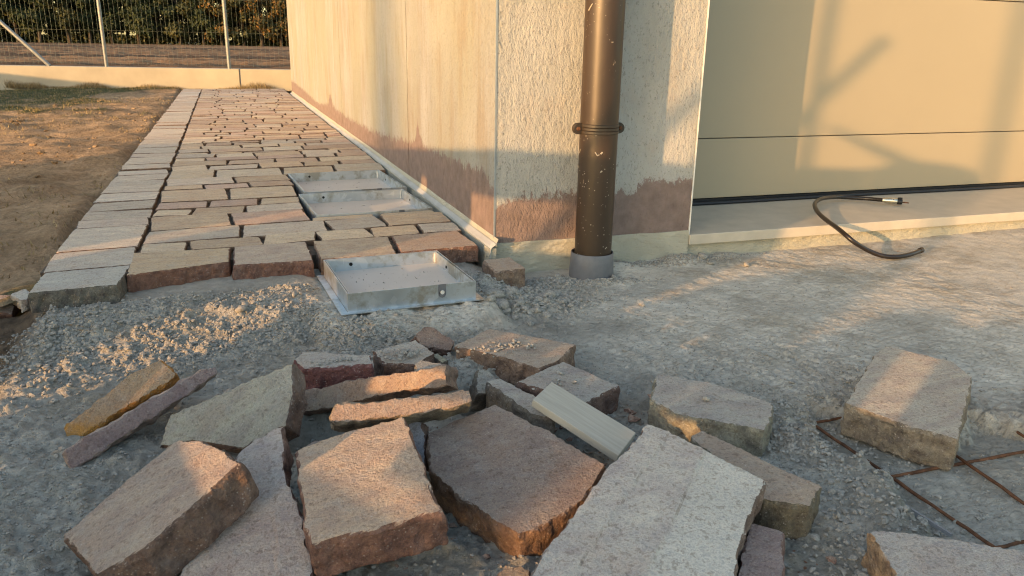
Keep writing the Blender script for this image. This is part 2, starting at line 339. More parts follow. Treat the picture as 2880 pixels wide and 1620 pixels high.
def ground_maps(X, Y):
    P = np.stack([X, Y, X*0], 1); n1 = fbm(P, .12, 3); n2 = fbm(P, .03, 3, .6); n3 = fbm(P, .009, 2, .6); n0 = fbm(P, .45, 2)
    h = -.085+.006*n0
    # mortar bed spilling in front of the first row of stones
    bed = sst(-.42, -.20, Y+.03*n1)*sst(.02, -.10, X)*sst(-1.16, -1.09, X+.015*n1)
    h = h+.044*bed
    pad = sst(-.475, -.385, Y+.01*n1)*sst(-.54, -.48, X)*sst(-.08, -.14, X+.01*n1); h = h*(1-pad)+pad*(-.0475+.003*n2)
    hA, hB, hC = onz(840,1085,-.09), onz(1222,1012,-.09), onz(1430,1110,-.09)
    def bump(cx, cy, rx, ry, a): return a*np.exp(-((X-cx)/rx)**2-((Y-cy)/ry)**2)
    h = h+bump(-.02,-.27,.10,.07,.016)+bump(.12,-.12,.06,.03,.010)+bump(-.24,-.66,.12,.07,.035)+bump(.58,-.03,.07,.035,.02)+bump(.74,-.01,.05,.02,.012)+bump(.34,-.06,.07,.04,.02)
    h = h+bump(-.44,-.44,.06,.04,.018)+bump(-.60,-.30,.09,.05,.012)+bump(.25,-.175,.07,.025,.012)
    h = h+bump(hA[0],hA[1],.07,.045,-.09)+bump(hB[0],hB[1],.045,.04,-.08)+bump(hC[0],hC[1],.05,.04,-.03)
    soil = sst(-1.06, -1.13, X+.02*n1+.0*Y)
    h = h-.028*soil+.012*soil*n1
    pd = sdist(X, Y, PIT)+.016*n2+.01*n1; pit = sst(.010, -.024, pd)
    rim = np.exp(-(pd-.035)**2/.0035)*(pd > -.02)*sst(1.0, .6, X)
    h = h+.008*rim
    # relief of the rubble and of the trowelled slab
    rough = np.clip(sst(.15, -.25, X)*sst(-.10, -.2, Y)+sst(-.5, -.8, Y)*sst(.75, .35, X)*(.30+.35*sst(-.05, .1, X))+np.exp(-((X-.0)/.22)**2-((Y+.25)/.16)**2), 0, 1)
    rough = np.maximum(rough, rim*.9); rough = rough*(1-pad*.85)*(1-pit*.7)
    h = h+rough*(.0030*n2+.0036*n3+.004*np.maximum(0, n2-.25)*2+.0045*np.abs(fbm(P, .016, 3)))+(1-rough)*(.0016*n2+.0008*n3)
    h = h-.019*pit
    # crack in the slab
    cr = [onz(x, y, -.085)[:2] for x, y in ((1940,855),(1985,880),(2003,905),(2025,925),(2045,950),(2060,985),(2055,1010),(2100,1000))]
    dd = np.full(X.shape, 9.0)
    for a, b in zip(cr[:-1], cr[1:]):
        e = b-a; t = np.clip(((X-a[0])*e[0]+(Y-a[1])*e[1])/e.dot(e), 0, 1); dd = np.minimum(dd, np.hypot(X-a[0]-t*e[0], Y-a[1]-t*e[1]))
    h = h-.006*np.exp(-((dd+.003*n3)/.004)**2)
    damp = np.clip(sst(.25, .9, fbm(P, .16, 3)+.35*sst(-.55, -.95, Y)*sst(-.5, -.9, X)+.8*np.exp(-((X-.22)/.3)**2-((Y+.24)/.10)**2)), 0, 1)*.9+.35*soil
    pale = sst(-.12, .35, X+.10*n1)*(1-rough*.8)*sst(-1.25, -.95, Y)*(1-pit); pale = np.maximum(pale, pad*.8)
    damp = np.maximum(damp*(1-pale*.45), pit*.35)
    return h, soil, damp, pale, rough
def hG(x, y): return float(ground_maps(np.array([x]), np.array([y]))[0][0])
def grid_mesh(name, xs, ys, fn, mat, attrs=()):
    X, Y = np.meshgrid(xs, ys); X = X.ravel(); Y = Y.ravel(); out = fn(X, Y); z = out[0] if isinstance(out, tuple) else out
    nx, ny = len(xs), len(ys); me = bpy.data.meshes.new(name); me.vertices.add(nx*ny); me.vertices.foreach_set('co', np.stack([X, Y, z], 1).ravel())
    i = np.arange(nx-1)[None, :]+np.arange(ny-1)[:, None]*nx; q = np.stack([i, i+1, i+1+nx, i+nx], -1).reshape(-1); nf = len(q)//4
    me.loops.add(len(q)); me.loops.foreach_set('vertex_index', q); me.polygons.add(nf); me.polygons.foreach_set('loop_start', np.arange(nf)*4)
    me.polygons.foreach_set('use_smooth', [True]*nf); me.update(calc_edges=True)
    for k, nm in enumerate(attrs):
        a = me.attributes.new(nm, 'FLOAT', 'POINT'); a.data.foreach_set('value', out[k+1].astype(np.float32))
    me.materials.append(mat); o = bpy.data.objects.new(name, me); link(o); return tag(o, kind='structure')
grid_mesh('construction_ground', np.arange(-1.9, 1.2, .0042), np.arange(-1.75, .031, .0042), ground_maps, M_mortar, ('soil', 'damp', 'pale'))
grid_mesh('concrete_slab', np.arange(1.195, 3.6, .012), np.arange(-2.4, .02, .012), lambda X, Y: tuple(a-(.0005 if i == 0 else 0) for i, a in enumerate(ground_maps(X, Y))), M_mortar, ('soil', 'damp', 'pale'))
def yard_maps(X, Y):
    P = np.stack([X, Y, X*0], 1); n = fbm(P, .9, 3); n2 = fbm(P, .16, 4, .6); n3 = fbm(P, .045, 2)
    h = -.045+.022*n+.014*n2+.005*n3-.06*sst(.9, -.1, Y)-.03*sst(-1.5, -3, X)
    h = np.where(X > -1.15, np.minimum(h, -.075), h)
    g = np.clip(sst(-.1, .5, n+n2*.6-.9+1.4*sst(4.8, 7.0, Y)*sst(-1.3, -2.2, X)+.5*np.exp(-((X+1.6)/.5)**2-((Y-4.6)/.5)**2)+.4*sst(-1.8,-3.0,X)*sst(2.5,4,Y)), 0, 1)
    return h, g
grid_mesh('yard_soil', np.arange(-9, -1.0, .03), np.arange(.03, 8.9, .03), yard_maps, M_yard, ('green',))
grid_mesh('back_yard_soil', np.linspace(-1.0, 6, 30), np.linspace(7.62, 8.5, 20), lambda X, Y: (X*0-.03+.01*fbm(np.stack([X,Y,X*0],1), .2, 2), X*0+.2), M_yard, ('green',))
gs = MB(); gs.V = [(-600,-600,-.26),(600,-600,-.26),(600,900,-.26),(-600,900,-.26)]; gs.F = [(0,1,2,3)]; tag(gs.done('ground', M_far), kind='structure')
def field_h(X, Y):
    P = np.stack([X, Y, X*0], 1); rid = fbm(np.stack([X*.07, Y, X*0], 1), 1.6, 2)
    return -.10+.05*rid+.05*fbm(P, .35, 3, .6)
fy = 8.95*np.exp(np.linspace(0, math.log(99/8.95), 520)); 
grid_mesh('ploughed_field', np.linspace(-34, 16, 420), fy, field_h, M_field)
# ------------------------------------------------------------------ mortar crumbs and clods (stuff)
def ico(sub=1):
    bm = bmesh.new(); bmesh.ops.create_icosphere(bm, subdivisions=sub, radius=1); V = np.array([v.co[:] for v in bm.verts]); F = np.array([[v.index for v in f.verts] for f in bm.faces]); bm.free(); return V, F
IV, IF = ico(2); IV0, IF0 = ico(1)
def clump_mesh(name, X, Y, S, Z, mat, sub=1, flat=.75, seed=1, am=.28):
    V0, F0 = (IV, IF) if sub == 2 else (IV0, IF0); n = len(X); r = np.random.default_rng(seed)
    vs = []
    ang = r.uniform(0, 6.28, n); base = V0[None].repeat(n, 0); off = r.uniform(0, 500, (n, 1, 3)); am = am*1.35 if sub == 1 else am
    d = 1+am*1.6*vn((base*1.4+off).reshape(-1, 3)).reshape(n, -1, 1)+am*.7*vn((base*3.3+off).reshape(-1, 3)).reshape(n, -1, 1)
    st = r.uniform(.7, 1.3, (n, 1, 3)); st[..., 2] *= flat; B = base*d*st*S[:, None, None]
    c, s_ = np.cos(ang)[:, None], np.sin(ang)[:, None]; x = B[..., 0]*c-B[..., 1]*s_; y = B[..., 0]*s_+B[..., 1]*c
    Vt = np.stack([x+X[:, None], y+Y[:, None], B[..., 2]+Z[:, None]], -1).reshape(-1, 3); k = len(V0)
    Ft = (F0[None]+(np.arange(n)*k)[:, None, None]).reshape(-1, 3)
    me = bpy.data.meshes.new(name); me.vertices.add(len(Vt)); me.vertices.foreach_set('co', Vt.ravel()); me.loops.add(Ft.size); me.loops.foreach_set('vertex_index', Ft.ravel())
    me.polygons.add(len(Ft)); me.polygons.foreach_set('loop_start', np.arange(len(Ft))*3); me.polygons.foreach_set('use_smooth', [sub == 2]*len(Ft)); me.update(calc_edges=True)
    me.materials.append(mat); o = bpy.data.objects.new(name, me); return link(o)
def scatter(n, cx, cy, rx, ry, s0, s1, p=2.2):
    X = rng.normal(cx, rx, n); Y = rng.normal(cy, ry, n); S = s0+(s1-s0)*rng.random(n)**p; return X, Y, S
zones = [(3500, -.80,-1.0,.28,.28,.0020,.0062),(1500, .1,-.95,.25,.15,.0016,.0055),  # count, centre, spread, sizes
 (1500, -.82,-.36,.16,.07,.0022,.009),(1000,-.62,-.33,.18,.06,.002,.008),(700,-1.02,-.33,.05,.10,.003,.011),(900, .0,-.28,.09,.06,.0025,.013),(500,.08,-.16,.08,.03,.0025,.010),
 (420,-.44,-.45,.05,.03,.003,.010),(500,-.30,-.52,.10,.03,.002,.008),(420,-.24,-.66,.09,.05,.002,.007),(360,.25,-.17,.07,.02,.002,.007),(420,.55,-.04,.09,.02,.002,.008),(120,.78,-.015,.06,.01,.002,.006),
 (900,.12,-1.2,.07,.16,.002,.009),(500,.2,-1.03,.10,.06,.002,.008),(250,.52,-.93,.08,.05,.002,.007),(500,.05,-1.42,.08,.06,.002,.009),(900,.3,-.5,.35,.2,.001,.004),(500,-.9,-.8,.15,.15,.001,.004),(350,-.35,-1.3,.06,.06,.0015,.006),
 (200,.33,-1.25,.12,.10,.001,.005),(500,-.9,-.19,.14,.02,.0025,.007),(300,-.55,-.16,.10,.02,.0025,.007)]
XX, YY, SS = [], [], []
for z in zones:
    z = (int(z[0]*2.1),)+z[1:5]+(z[5]*.5, z[6]*.62, 3.2)
    a, b, c = scatter(*z); XX.append(a); YY.append(b); SS.append(c)
XX = np.concatenate(XX); YY = np.concatenate(YY); SS = np.concatenate(SS)
incov = (XX > -.49) & (XX < -.14) & (YY > -.37); onst = (YY > -.075) & (XX < -.03); ok = ~(incov | onst) & (YY < -.005); XX, YY, SS = XX[ok], YY[ok], SS[ok]
ZZ = ground_maps(XX, YY)[0]+SS*.3
for (px_, py_, zz_, rx_, ry_, n_) in ((1260,870,-.024,.05,.03,110),(1010,885,-.020,.035,.025,120),(850,903,-.018,.04,.012,50),(1400,960,-.028,.03,.03,30)):
    q_ = onz(px_, py_, zz_); a = rng.normal(q_[0], rx_*.6, n_); b = rng.normal(q_[1], ry_*.6, n_); d = .0010+.0040*rng.random(n_)**3; XX = np.append(XX, a); YY = np.append(YY, b); SS = np.append(SS, d); ZZ = np.append(ZZ, q_[2]+d*0-.003)
for (x0_, x1_, y0_, y1_, n_, zz_) in ((-.44,-.185,-.33,-.075,60,-.0275),(-.42,-.08,.50,.83,60,-.0295),(-.42,-.08,.92,1.3,50,-.0295)):
    d = .0007+.0016*rng.random(n_)**3; XX = np.append(XX, rng.uniform(x0_, x1_, n_)); YY = np.append(YY, rng.uniform(y0_, y1_, n_)); SS = np.append(SS, d); ZZ = np.append(ZZ, d*0+zz_+.0007)
cl = [(x, y, s) for x, y, s in ((1258,775,.022),(1248,762,.020),(1275,780,.014),(1380,742,.018),(1235,785,.013),(1295,790,.012),(1336,800,.012),(1310,768,.013),(1352,775,.010),(1287,752,.015),(1232,765,.016),(250,750,.010),(268,745,.011),(283,752,.010),(232,765,.009),(620,806,.010),(610,815,.012),(745,780,.010),(725,790,.008),(880,790,.012),(900,783,.014),(862,800,.011),(915,800,.010),(1880,655,.014),(1770,640,.016),(1790,650,.012),(1545,690,.010),(1575,868,.011),(2140,1112,.008))]
tag(clump_mesh('mortar_crumbs', XX, YY, SS, ZZ, M_crumb, 1), 'grey crumbs of dry mortar scattered over the ground', 'mortar crumbs', kind='stuff')
P = np.array([onz(x, y, -.07) for x, y, s in cl]); S_ = np.array([c[2] for c in cl])*.85
tag(clump_mesh('mortar_clods', P[:,0], P[:,1], S_, ground_maps(P[:,0], P[:,1])[0]+S_*.35, M_crumb, 2, .8, 5, .34), 'larger lumps of set mortar between the tray and the downpipe', 'mortar lumps', kind='stuff')
# ------------------------------------------------------------------ laid stone
def stone_mesh(poly, th, voxel=.0045, chip=.0035, rough=.003, taper=.0, seed=0, cleft=.0008):
    """closed slab: outline poly in local xy, face at z=0, back at z=-th"""
    r = np.random.default_rng(seed); P = np.array(poly, float); A = sum(P[i,0]*P[(i+1)%len(P),1]-P[(i+1)%len(P),0]*P[i,1] for i in range(len(P)))
    if A < 0: P = P[::-1]
    out = []
    for i in range(len(P)):
        a, b = P[i], P[(i+1)%len(P)]; L = np.linalg.norm(b-a); k = max(1, int(L/.011)); nrm = np.array([b[1]-a[1], a[0]-b[0]])/max(L, 1e-6)
        for j in range(k):
            t = j/k; q = a+(b-a)*t; out.append(q+nrm*(chip*float(r.normal(0, .45))*(1 if 0 < j else .3)-.0008))
    n = len(out); V = []; cen = np.mean(out, 0)
    levels = [(-th, 1-taper+.0, .002), (-th*.6, 1.0, .002), (-.004, 1.0, .0006), (0, .994, 0)]
    for z, s, jt in levels: V += [(*(cen+(q-cen)*s+r.normal(0, jt, 2)), z) for q in out]
    F = [tuple(range(n-1, -1, -1)), tuple(range(3*n, 4*n))]
    for l in range(3): F += [(l*n+i, l*n+(i+1)%n, (l+1)*n+(i+1)%n, (l+1)*n+i) for i in range(n)]
    me = bpy.data.meshes.new('tmp'); me.from_pydata(V, [], F); o = bpy.data.objects.new('tmp', me); col.objects.link(o)
    md = o.modifiers.new('r', 'REMESH'); md.mode = 'VOXEL'; md.voxel_size = voxel; md.use_smooth_shade = False
    dg = bpy.context.evaluated_depsgraph_get(); m2 = bpy.data.meshes.new_from_object(o.evaluated_get(dg)); bpy.data.objects.remove(o); bpy.data.meshes.remove(me)
    N = len(m2.vertices); co = np.empty(N*3); m2.vertices.foreach_get('co', co); co = co.reshape(-1, 3)
    no = np.array([v.normal[:] for v in m2.vertices]); off = seed*3.7
    sidew = np.clip(1-np.abs(no[:,2])*1.15, 0, 1)[:, None]
    d = sidew*(rough*fbm(co+off, .022, 3, .6)[:, None])+(1-sidew)*(cleft*.9*fbm(co*np.array([1,1.5,1])+off, .05, 4)[:, None])
    ridge = np.floor((co[:,0]*.6+co[:,1]+.02*fbm(co+off, .08, 2))/.035); d += (1-sidew)*(cleft*.35*_h((ridge).astype(np.int64), np.full(N, seed), np.zeros(N, np.int64)))[:, None]
    edge = (np.abs(no[:,2]) > .25) & (np.abs(no[:,2]) < .9); d[edge] -= np.abs(.0014*fbm(co[edge]+off, .009, 2))[:, None]
    co = co+no*d; m2.vertices.foreach_set('co', co.ravel()); m2.update(); m2.name = 'stone'
    return m2
def put_stone(name, pix, n, anchor, th, face, side, seed, parent=None, ridges=(), **k):
    n = _n(np.array(n, float)); A = onz(*anchor); P = np.array([onp(x, y, A, n) for x, y in pix]); c = P.mean(0)
    xa = _n(np.cross((0,1,0), n)); ya = np.cross(n, xa); poly = [((p-c)@xa, (p-c)@ya) for p in P]
    me = stone_mesh(poly, th, seed=seed, **k); me.materials.append(M_stone)
    if ridges:
        N = len(me.vertices); co = np.empty(N*3); me.vertices.foreach_get('co', co); co = co.reshape(-1, 3); tone = np.zeros(N); up_ = np.clip(co[:,2]/th*3+1.6, 0, 1)
        for (x0, y0, x1, y1, hh, tt) in ridges:
            a, b = [np.array([(p-c)@xa, (p-c)@ya]) for p in (onp(x0, y0, A, n), onp(x1, y1, A, n))]; d = _n(b-a); sd = (co[:,0]-a[0])*-d[1]+(co[:,1]-a[1])*d[0]+.0015*fbm(co, .03, 2)
            k_ = sst(-.0015, .0015, sd); co[:,2] += hh*k_*up_; tone = tone+tt*sst(-.004, .004, sd+.004*fbm(co, .02, 3))
        me.vertices.foreach_set('co', co.ravel()); at_ = me.attributes.new('tone', 'FLOAT', 'POINT'); at_.data.foreach_set('value', np.clip(tone, 0, 1).astype(np.float32)); me.update()
    o = bpy.data.objects.new(name, me); link(o, parent)
    o.matrix_world = Matrix(((xa[0],ya[0],n[0],c[0]),(xa[1],ya[1],n[1],c[1]),(xa[2],ya[2],n[2],c[2]),(0,0,0,1)))
    o.color = (face[0]*.98, face[1]*1.0, face[2]*1.04, 1); o['side'] = tuple(float(v)*.9 for v in side); return o
# the path: mortar bed (structure) > every stone
bedm = MB(); bedm.box((-1.115,.06,-.12), (-.451,7.62,-.014)); bedm.box((-.4505,.06,-.12), (-.036,.468,-.014)); bedm.box((-.4505,1.37,-.12), (-.036,7.62,-.014)); bedm.box((-.4505,.469,-.12), (-.044,1.369,-.055)); path = tag(bedm.done('stone_path', simple('joint sand', (.13,.10,.072), .95, var=.3, sc_=60, bump=.002)), kind='structure')
PAL = [tuple(q*k for q, k in zip(c, (1.25,1.21,1.14))) for c in [(.37,.30,.22),(.40,.345,.265),(.33,.255,.195),(.42,.365,.28),(.375,.345,.30),(.36,.28,.235),(.41,.375,.31),(.335,.27,.21),(.40,.32,.23),(.38,.34,.29)]]
def paver(poly, top, name='paving_stone', c=None, th=.045):
    P = np.array(poly); x0,y0 = P.min(0); x1,y1 = P.max(0); out = []
    w_, h_ = x1-x0, y1-y0; r = .004+.005*random.random(); r = min(r, h_*.3)
    sh = random.uniform(-.006, .006)  # ends are cut a little askew
    def side(a, b, jit):
        k = max(2, int(math.hypot(b[0]-a[0], b[1]-a[1])/.022)); return [(a[0]+(b[0]-a[0])*t/k+random.gauss(0, jit*.6), a[1]+(b[1]-a[1])*t/k+random.gauss(0, jit*.6)) for t in range(k+1)]
    X0, X1 = x0, x1
    out += side((X0+r, y0), (X1-r, y0), .0009); out += side((X1+sh, y0+r), (X1-sh, y1-r), .0016); out += side((X1-r, y1), (X0+r, y1), .0009); out += side((X0-sh, y1-r), (X0+sh, y0+r), .0016)
    n = len(out); cx, cy = (x0+x1)/2, (y0+y1)/2; tz = [random.uniform(-.0016, .0016) for _ in range(2)]
    def ring(ins, z): return [(cx+(x-cx)*(1-2*ins/w_), cy+(y-cy)*(1-2*ins/h_), z+tz[0]*(x-cx)/w_*2+tz[1]*(y-cy)/h_*2) for x, y in out]
    V = ring(.004, top-th)+ring(0, top-.006)+ring(.0006, top-.002)+ring(.0026, top); F = []
    for l in range(3): F += [(l*n+i, l*n+(i+1)%n, (l+1)*n+(i+1)%n, (l+1)*n+i) for i in range(n)]
    V = [(x-cx, y-cy+.062*(x-cx), z) for x, y, z in V]; V.append((0, 0, top+.0006)); cy += .062*(cx+.9); F += [(3*n+i, 3*n+(i+1)%n, 4*n) for i in range(n)]
    o = mesh_obj(name, V, F, M_paver, path, loc=(cx, cy, 0)); b = random.uniform(.86, 1.12); c = c or random.choice(PAL); o.color = (c[0]*b, c[1]*b, c[2]*b, 1)
    o['side'] = (.12, .085, .06); return o
rows = [-.075,.128,.239,.399,.589,.699,.819,1.051,1.158,1.311,1.520,1.66,1.80,1.92,2.03,2.10,2.242,2.36,2.47,2.561,2.677,2.80,2.885,3.019,3.13,3.259]
J = {2:[-.79,-.602,-.455,-.303,-.157],3:[-.654,-.409,-.239],4:[-.68,-.441],5:[-.796,-.636],6:[-.748,-.586],7:[-.684],8:[-.771,-.609],9:[-.66],10:[-.732,-.465,-.247],11:[-.762,-.553,-.363,-.2],12:[-.682,-.476,-.28]}
while rows[-1] < 7.4: rows.append(rows[-1]+random.choice([.085,.10,.115,.13,.15,.18]))
rows[-1] = 7.60
FX0, FX1 = -.909, -.031; G = .0038; ROWG = .0013
npav = 0
COVX = -.449
for i in range(1, len(rows)-1):
    y0, y1 = rows[i]+ROWG, rows[i+1]-ROWG; k = i+1
    if k in J: js = list(J[k])
    else:
        js = []; x = FX0+random.uniform(.10, .24)
        while x < FX1-.09: js.append(x); x += random.uniform(.13, .26)
    cov = rows[i] > .38 and rows[i+1] < 1.4
    if rows[i] > .38 and rows[i] < 1.31 and not cov: cov = rows[i] < 1.31
    R = COVX if cov else FX1; js = [j for j in js if j < R-.05]
    X = [FX0]+js+[R]
    for a, b in zip(X[:-1], X[1:]):
        y0 = rows[i]+ROWG
        if a > COVX-.02 and y0 < 1.36: y0 = 1.325 if rows[i+1] > 1.4 else y0
        yj = random.uniform(-.002, .002)
        paver([(a+G, y0+yj), (b-G+random.uniform(-.003, .002), y1+yj)], random.uniform(-.0025, .0015)); npav += 1
for a, b, y0, y1 in ((-.449,-.25,.385,.438),(-.235,-.05,.385,.438)):
    paver([(a+.004, y0), (b-.004, y1)], -.001)
brd = [-.157,.03,.216,.486,.60,.723,.88,1.053,1.19,1.324,1.47,1.606,1.76]
while brd[-1] < 7.45: brd.append(brd[-1]+random.choice([.12,.15,.17,.2,.24]))
brd[-1] = 7.60
for i in range(1, len(brd)-1): paver([(-1.105, brd[i]+.002), (-.915+random.uniform(-.003, .003), brd[i+1]-.002)], random.uniform(-.002, .002), c=random.choice([(.46,.42,.35),(.48,.425,.345),(.44,.375,.305),(.49,.445,.375)]))
allp = sorted([o for o in path.children if o.name.startswith('paving_stone')], key=lambda o: o.location.y)
far = allp[295-5:]; V = []; F = []
for o in far:
    b = len(V); V += [tuple(v.co+o.location) for v in o.data.vertices]; F += [tuple(i+b for i in f.vertices) for f in o.data.polygons]; bpy.data.objects.remove(o)
o = mesh_obj('distant_paving', V, F, M_paver, path); o.color = (.46,.37,.27,1); o['side'] = (.12,.085,.06); o['kind'] = 'stuff'
# first row, sides in view: fully modelled
ST = (.165,.095,.070)
def front_stone(pts, face, side, seed, th=.047):
    c = np.mean(pts, 0); me = stone_mesh([(p[0]-c[0], p[1]-c[1]) for p in pts], th, voxel=.0035, chip=.0018, rough=.0022, seed=seed, cleft=.0004); me.materials.append(M_stone)
    o = bpy.data.objects.new('paving_stone', me); link(o, path); o.location = (c[0], c[1], 0); o.color = (face[0]*1.12, face[1]*1.15, face[2]*1.12, 1); o['side'] = side
front_stone([tuple(onz(x, y)[:2]) for x, y in ((334,636),(579,622),(578,658),(316,693))], (.41,.315,.215), (.155,.085,.06), 1)
front_stone([tuple(onz(x, y)[:2]) for x, y in ((588,620),(770,607),(790,654),(586,668))], (.37,.30,.245), (.14,.085,.068), 2)
front_stone([tuple(onz(x, y)[:2]) for x, y in ((786,606),(975,594),(1000,640),(806,652))], (.36,.285,.215), (.17,.12,.09), 3)
front_stone([tuple(onz(x, y)[:2]) for x, y in ((985,593),(1150,580),(1205,617),(1008,634))], (.32,.24,.185), (.14,.085,.065), 4)
front_stone([tuple(onz(x, y)[:2]) for x, y in ((110,686),(332,666),(297,716),(68,738))], (.37,.35,.32), (.115,.115,.10), 5)
# ------------------------------------------------------------------ steel access covers
def cover(name, x0, x1, y0, y1, top, depth, label, flange, rz=0, tray=None, holes=True):
    root = empty(name, ((x0+x1)/2, (y0+y1)/2, top-depth-.01)); root.rotation_euler.z = rz; tag(root, label, 'access cover', 'recessed steel cover trays'); w_, d_ = (x1-x0)/2, (y1-y0)/2
    H = depth+.012; t = .0022
    def frame(w, d, z0, z1, t):
        b = MB(); b.box((-w,-d,z0), (w,-d+t,z1)); b.box((-w,d-t,z0), (w,d,z1)); b.box((-w,-d+t,z0), (-w+t,d-t,z1)); b.box((w-t,-d+t,z0), (w,d-t,z1)); return b
    frame(w_, d_, 0, H+.0015, t).done('outer_frame', M_zinc, root, bevel=.0005)
    g = .0045; tr = frame(w_-g, d_-g, .010, H, .0018)
    tr.done('tray_wall', M_zinc, root, bevel=.0004)
    f = MB(); f.box((-w_+g+.0018,-d_+g+.0018,.010), (w_-g-.0018,d_-g-.0018,.0125)); f.done('tray_floor', M_tray, root)
    if flange:
        b = frame(w_+.017, d_+.012, -.001, .001, .016); b.done('base_flange', M_zinc, root)
    if holes:
        hx = -w_*.55
        b = MB(); b.tube([(hx, d_-g-.0032, H-.014), (hx, d_-g-.0014, H-.014)], .0045, 14); b.done('lifting_hole', M_dark, root)
        b = MB(); b.box((w_*.45-.009, -d_-.0012, H-.021), (w_*.45+.009, -d_-.0002, H+.0018)); b.tube([(w_*.45, -d_-.0012, H-.021), (w_*.45, -d_-.0002, H-.021)], .009, 16); k = b.done('key_slot', M_grey, root)
        b = MB(); b.tube([(w_*.45, -d_-.0030, H-.017), (w_*.45, -d_-.0012, H-.017)], .0048, 14); b.done('rivet', M_rivet, root)
        for sx in (1,):
            b = MB(); b.box((w_-g-.0075, d_-g-.0050, .014), (w_-g-.0030, d_-g-.0030, H-.004)); b.done('corner_tab', M_rivet, root)
            b = MB(); b.tube([(w_-g-.0030, d_*.35, H-.018), (w_-g-.0016, d_*.35, H-.018)], .004, 12); b.done('lifting_hole', M_dark, root)
    return root
cover('access_cover', -.461, -.165, -.352, -.056, .000, .030, 'square galvanised cover tray standing proud on grey mortar in front of the laid stones', True, math.radians(3.2))
cover('access_cover', -.440, -.062, .480, .858, .002, .034, 'galvanised cover tray set in the path, nearer one of the touching pair', False, math.radians(3.2))
cover('access_cover', -.440, -.062, .890, 1.335, .002, .034, 'galvanised cover tray set in the path, farther one of the touching pair', False, math.radians(3.2))
# ------------------------------------------------------------------ the house
house = tag(empty('house', (0,0,0)), 'pale rough plastered house corner with a beige garage door and brown downpipe', 'house')
seam = [0.0, 1.083, 2.978, 4.868, 6.84]
for a, b in zip(seam[:-1], seam[1:]):
    m_ = MB(); m_.box((0, a+(.006 if a else .0), -.12), (.2, b-(.006 if b < 6.8 else 0), 3.0)); m_.done('wall_panel', M_left, house)
m_ = MB(); m_.box((.006,.3,-.12), (.19,6.8,2.99)); m_.done('wall_core', M_grey, house)
m_ = MB(); m_.box((.2,-.0,-.12), (.616,.40,3.0)); m_.V[0] = m_.V[0]; wf = m_.done('front_wall', M_front, house)
m_ = MB(); m_.box((.0025,-.0028,-.02), (.2,-.0002,3.0)); m_.done('front_wall', M_front, house)
m_ = MB(); m_.box((.2,-.0028,-.02), (.616,-.0002,3.0)); m_.done('front_wall', M_front, house)
m_ = MB(); m_.box((-.0022,-.0045,-.004), (.0022,-.0003,3.0)); m_.done('corner_bead', M_bead, house)
m_ = MB(); m_.box((.6165,-.0045,-.018), (.6205,.012,3.0)); m_.done('corner_bead', M_rivet, house)
m_ = MB(); m_.box((.2,.405,-.12), (.70,6.84,3.0)); m_.box((.70,.62,-.12), (5.2,6.84,3.0)); m_.box((.62,.02,2.25), (5.2,.62,3.0)); m_.box((3.7,.0,-.12), (5.2,.60,2.24)); m_.done('rear_wall', M_front, house)
m_ = MB(); m_.box((-.1,-.1,3.0), (5.3,6.95,3.12)); m_.done('roof', M_concrete, house)
# skim coated plinth, a wavy surface
def wavy(name, x0, x1, z0, z1, y, parent, amp=.0016, mat=M_coat):
    xs = np.linspace(x0, x1, max(2, int((x1-x0)/.008))); zs = np.linspace(z0, z1, max(2, int((z1-z0)/.008))); V = []; F = []
    for z in zs:
        for x in xs:
            q = float(fbm(np.array([[x, z*1.5, 3.1]]), .05, 2)[0]); V.append((x, y-amp*(1+q), z+(.002*float(vn(np.array([[x*20, 1, 1]]))[0]) if z == zs[-1] else 0)))
    n = len(xs); F = [(j*n+i, j*n+i+1, (j+1)*n+i+1, (j+1)*n+i) for j in range(len(zs)-1) for i in range(n-1)]
    k = len(V); V += [(x, y+.006, zs[-1]) for x in xs]; F += [((len(zs)-1)*n+i, (len(zs)-1)*n+i+1, k+i+1, k+i) for i in range(n-1)]
    return mesh_obj(name, V, F, mat, parent, True)
wavy('plinth', .001, .6165, -.12, .0, -.0050, house)
wavy('sill_riser', .617, 3.6, -.12, -.040, .010, house, .0012)
m_ = MB(); m_.box((.618,-.012,-.044), (3.6,.46,-.012)); m_.done('door_sill', M_sill, house, bevel=.0025)
# garage door: panels, seal, threshold strip
door = MB(); door.box((.60,.425,-.01), (3.65,.45,2.26)); door = door.done('garage_door', M_grey, house)
zz = [.006, .2215, .722, 1.222, 1.722, 2.222]
for a, b in zip(zz[:-1], zz[1:]):
    q = MB(); q.box((.602,.408,a+.0016), (3.648,.424,b-.0016)); q.done('door_panel', M_door, door, bevel=.0016)
q = MB(); q.box((.602,.404,-.0115), (3.648,.4235,.0055)); q.done('rubber_seal', M_black, door)
q = MB(); q.tube([(x, .385+.004*math.sin(x*5), -.006) for x in np.linspace(.62, 3.6, 40)], .0065, 8); q.done('weather_strip', M_black, door, True)
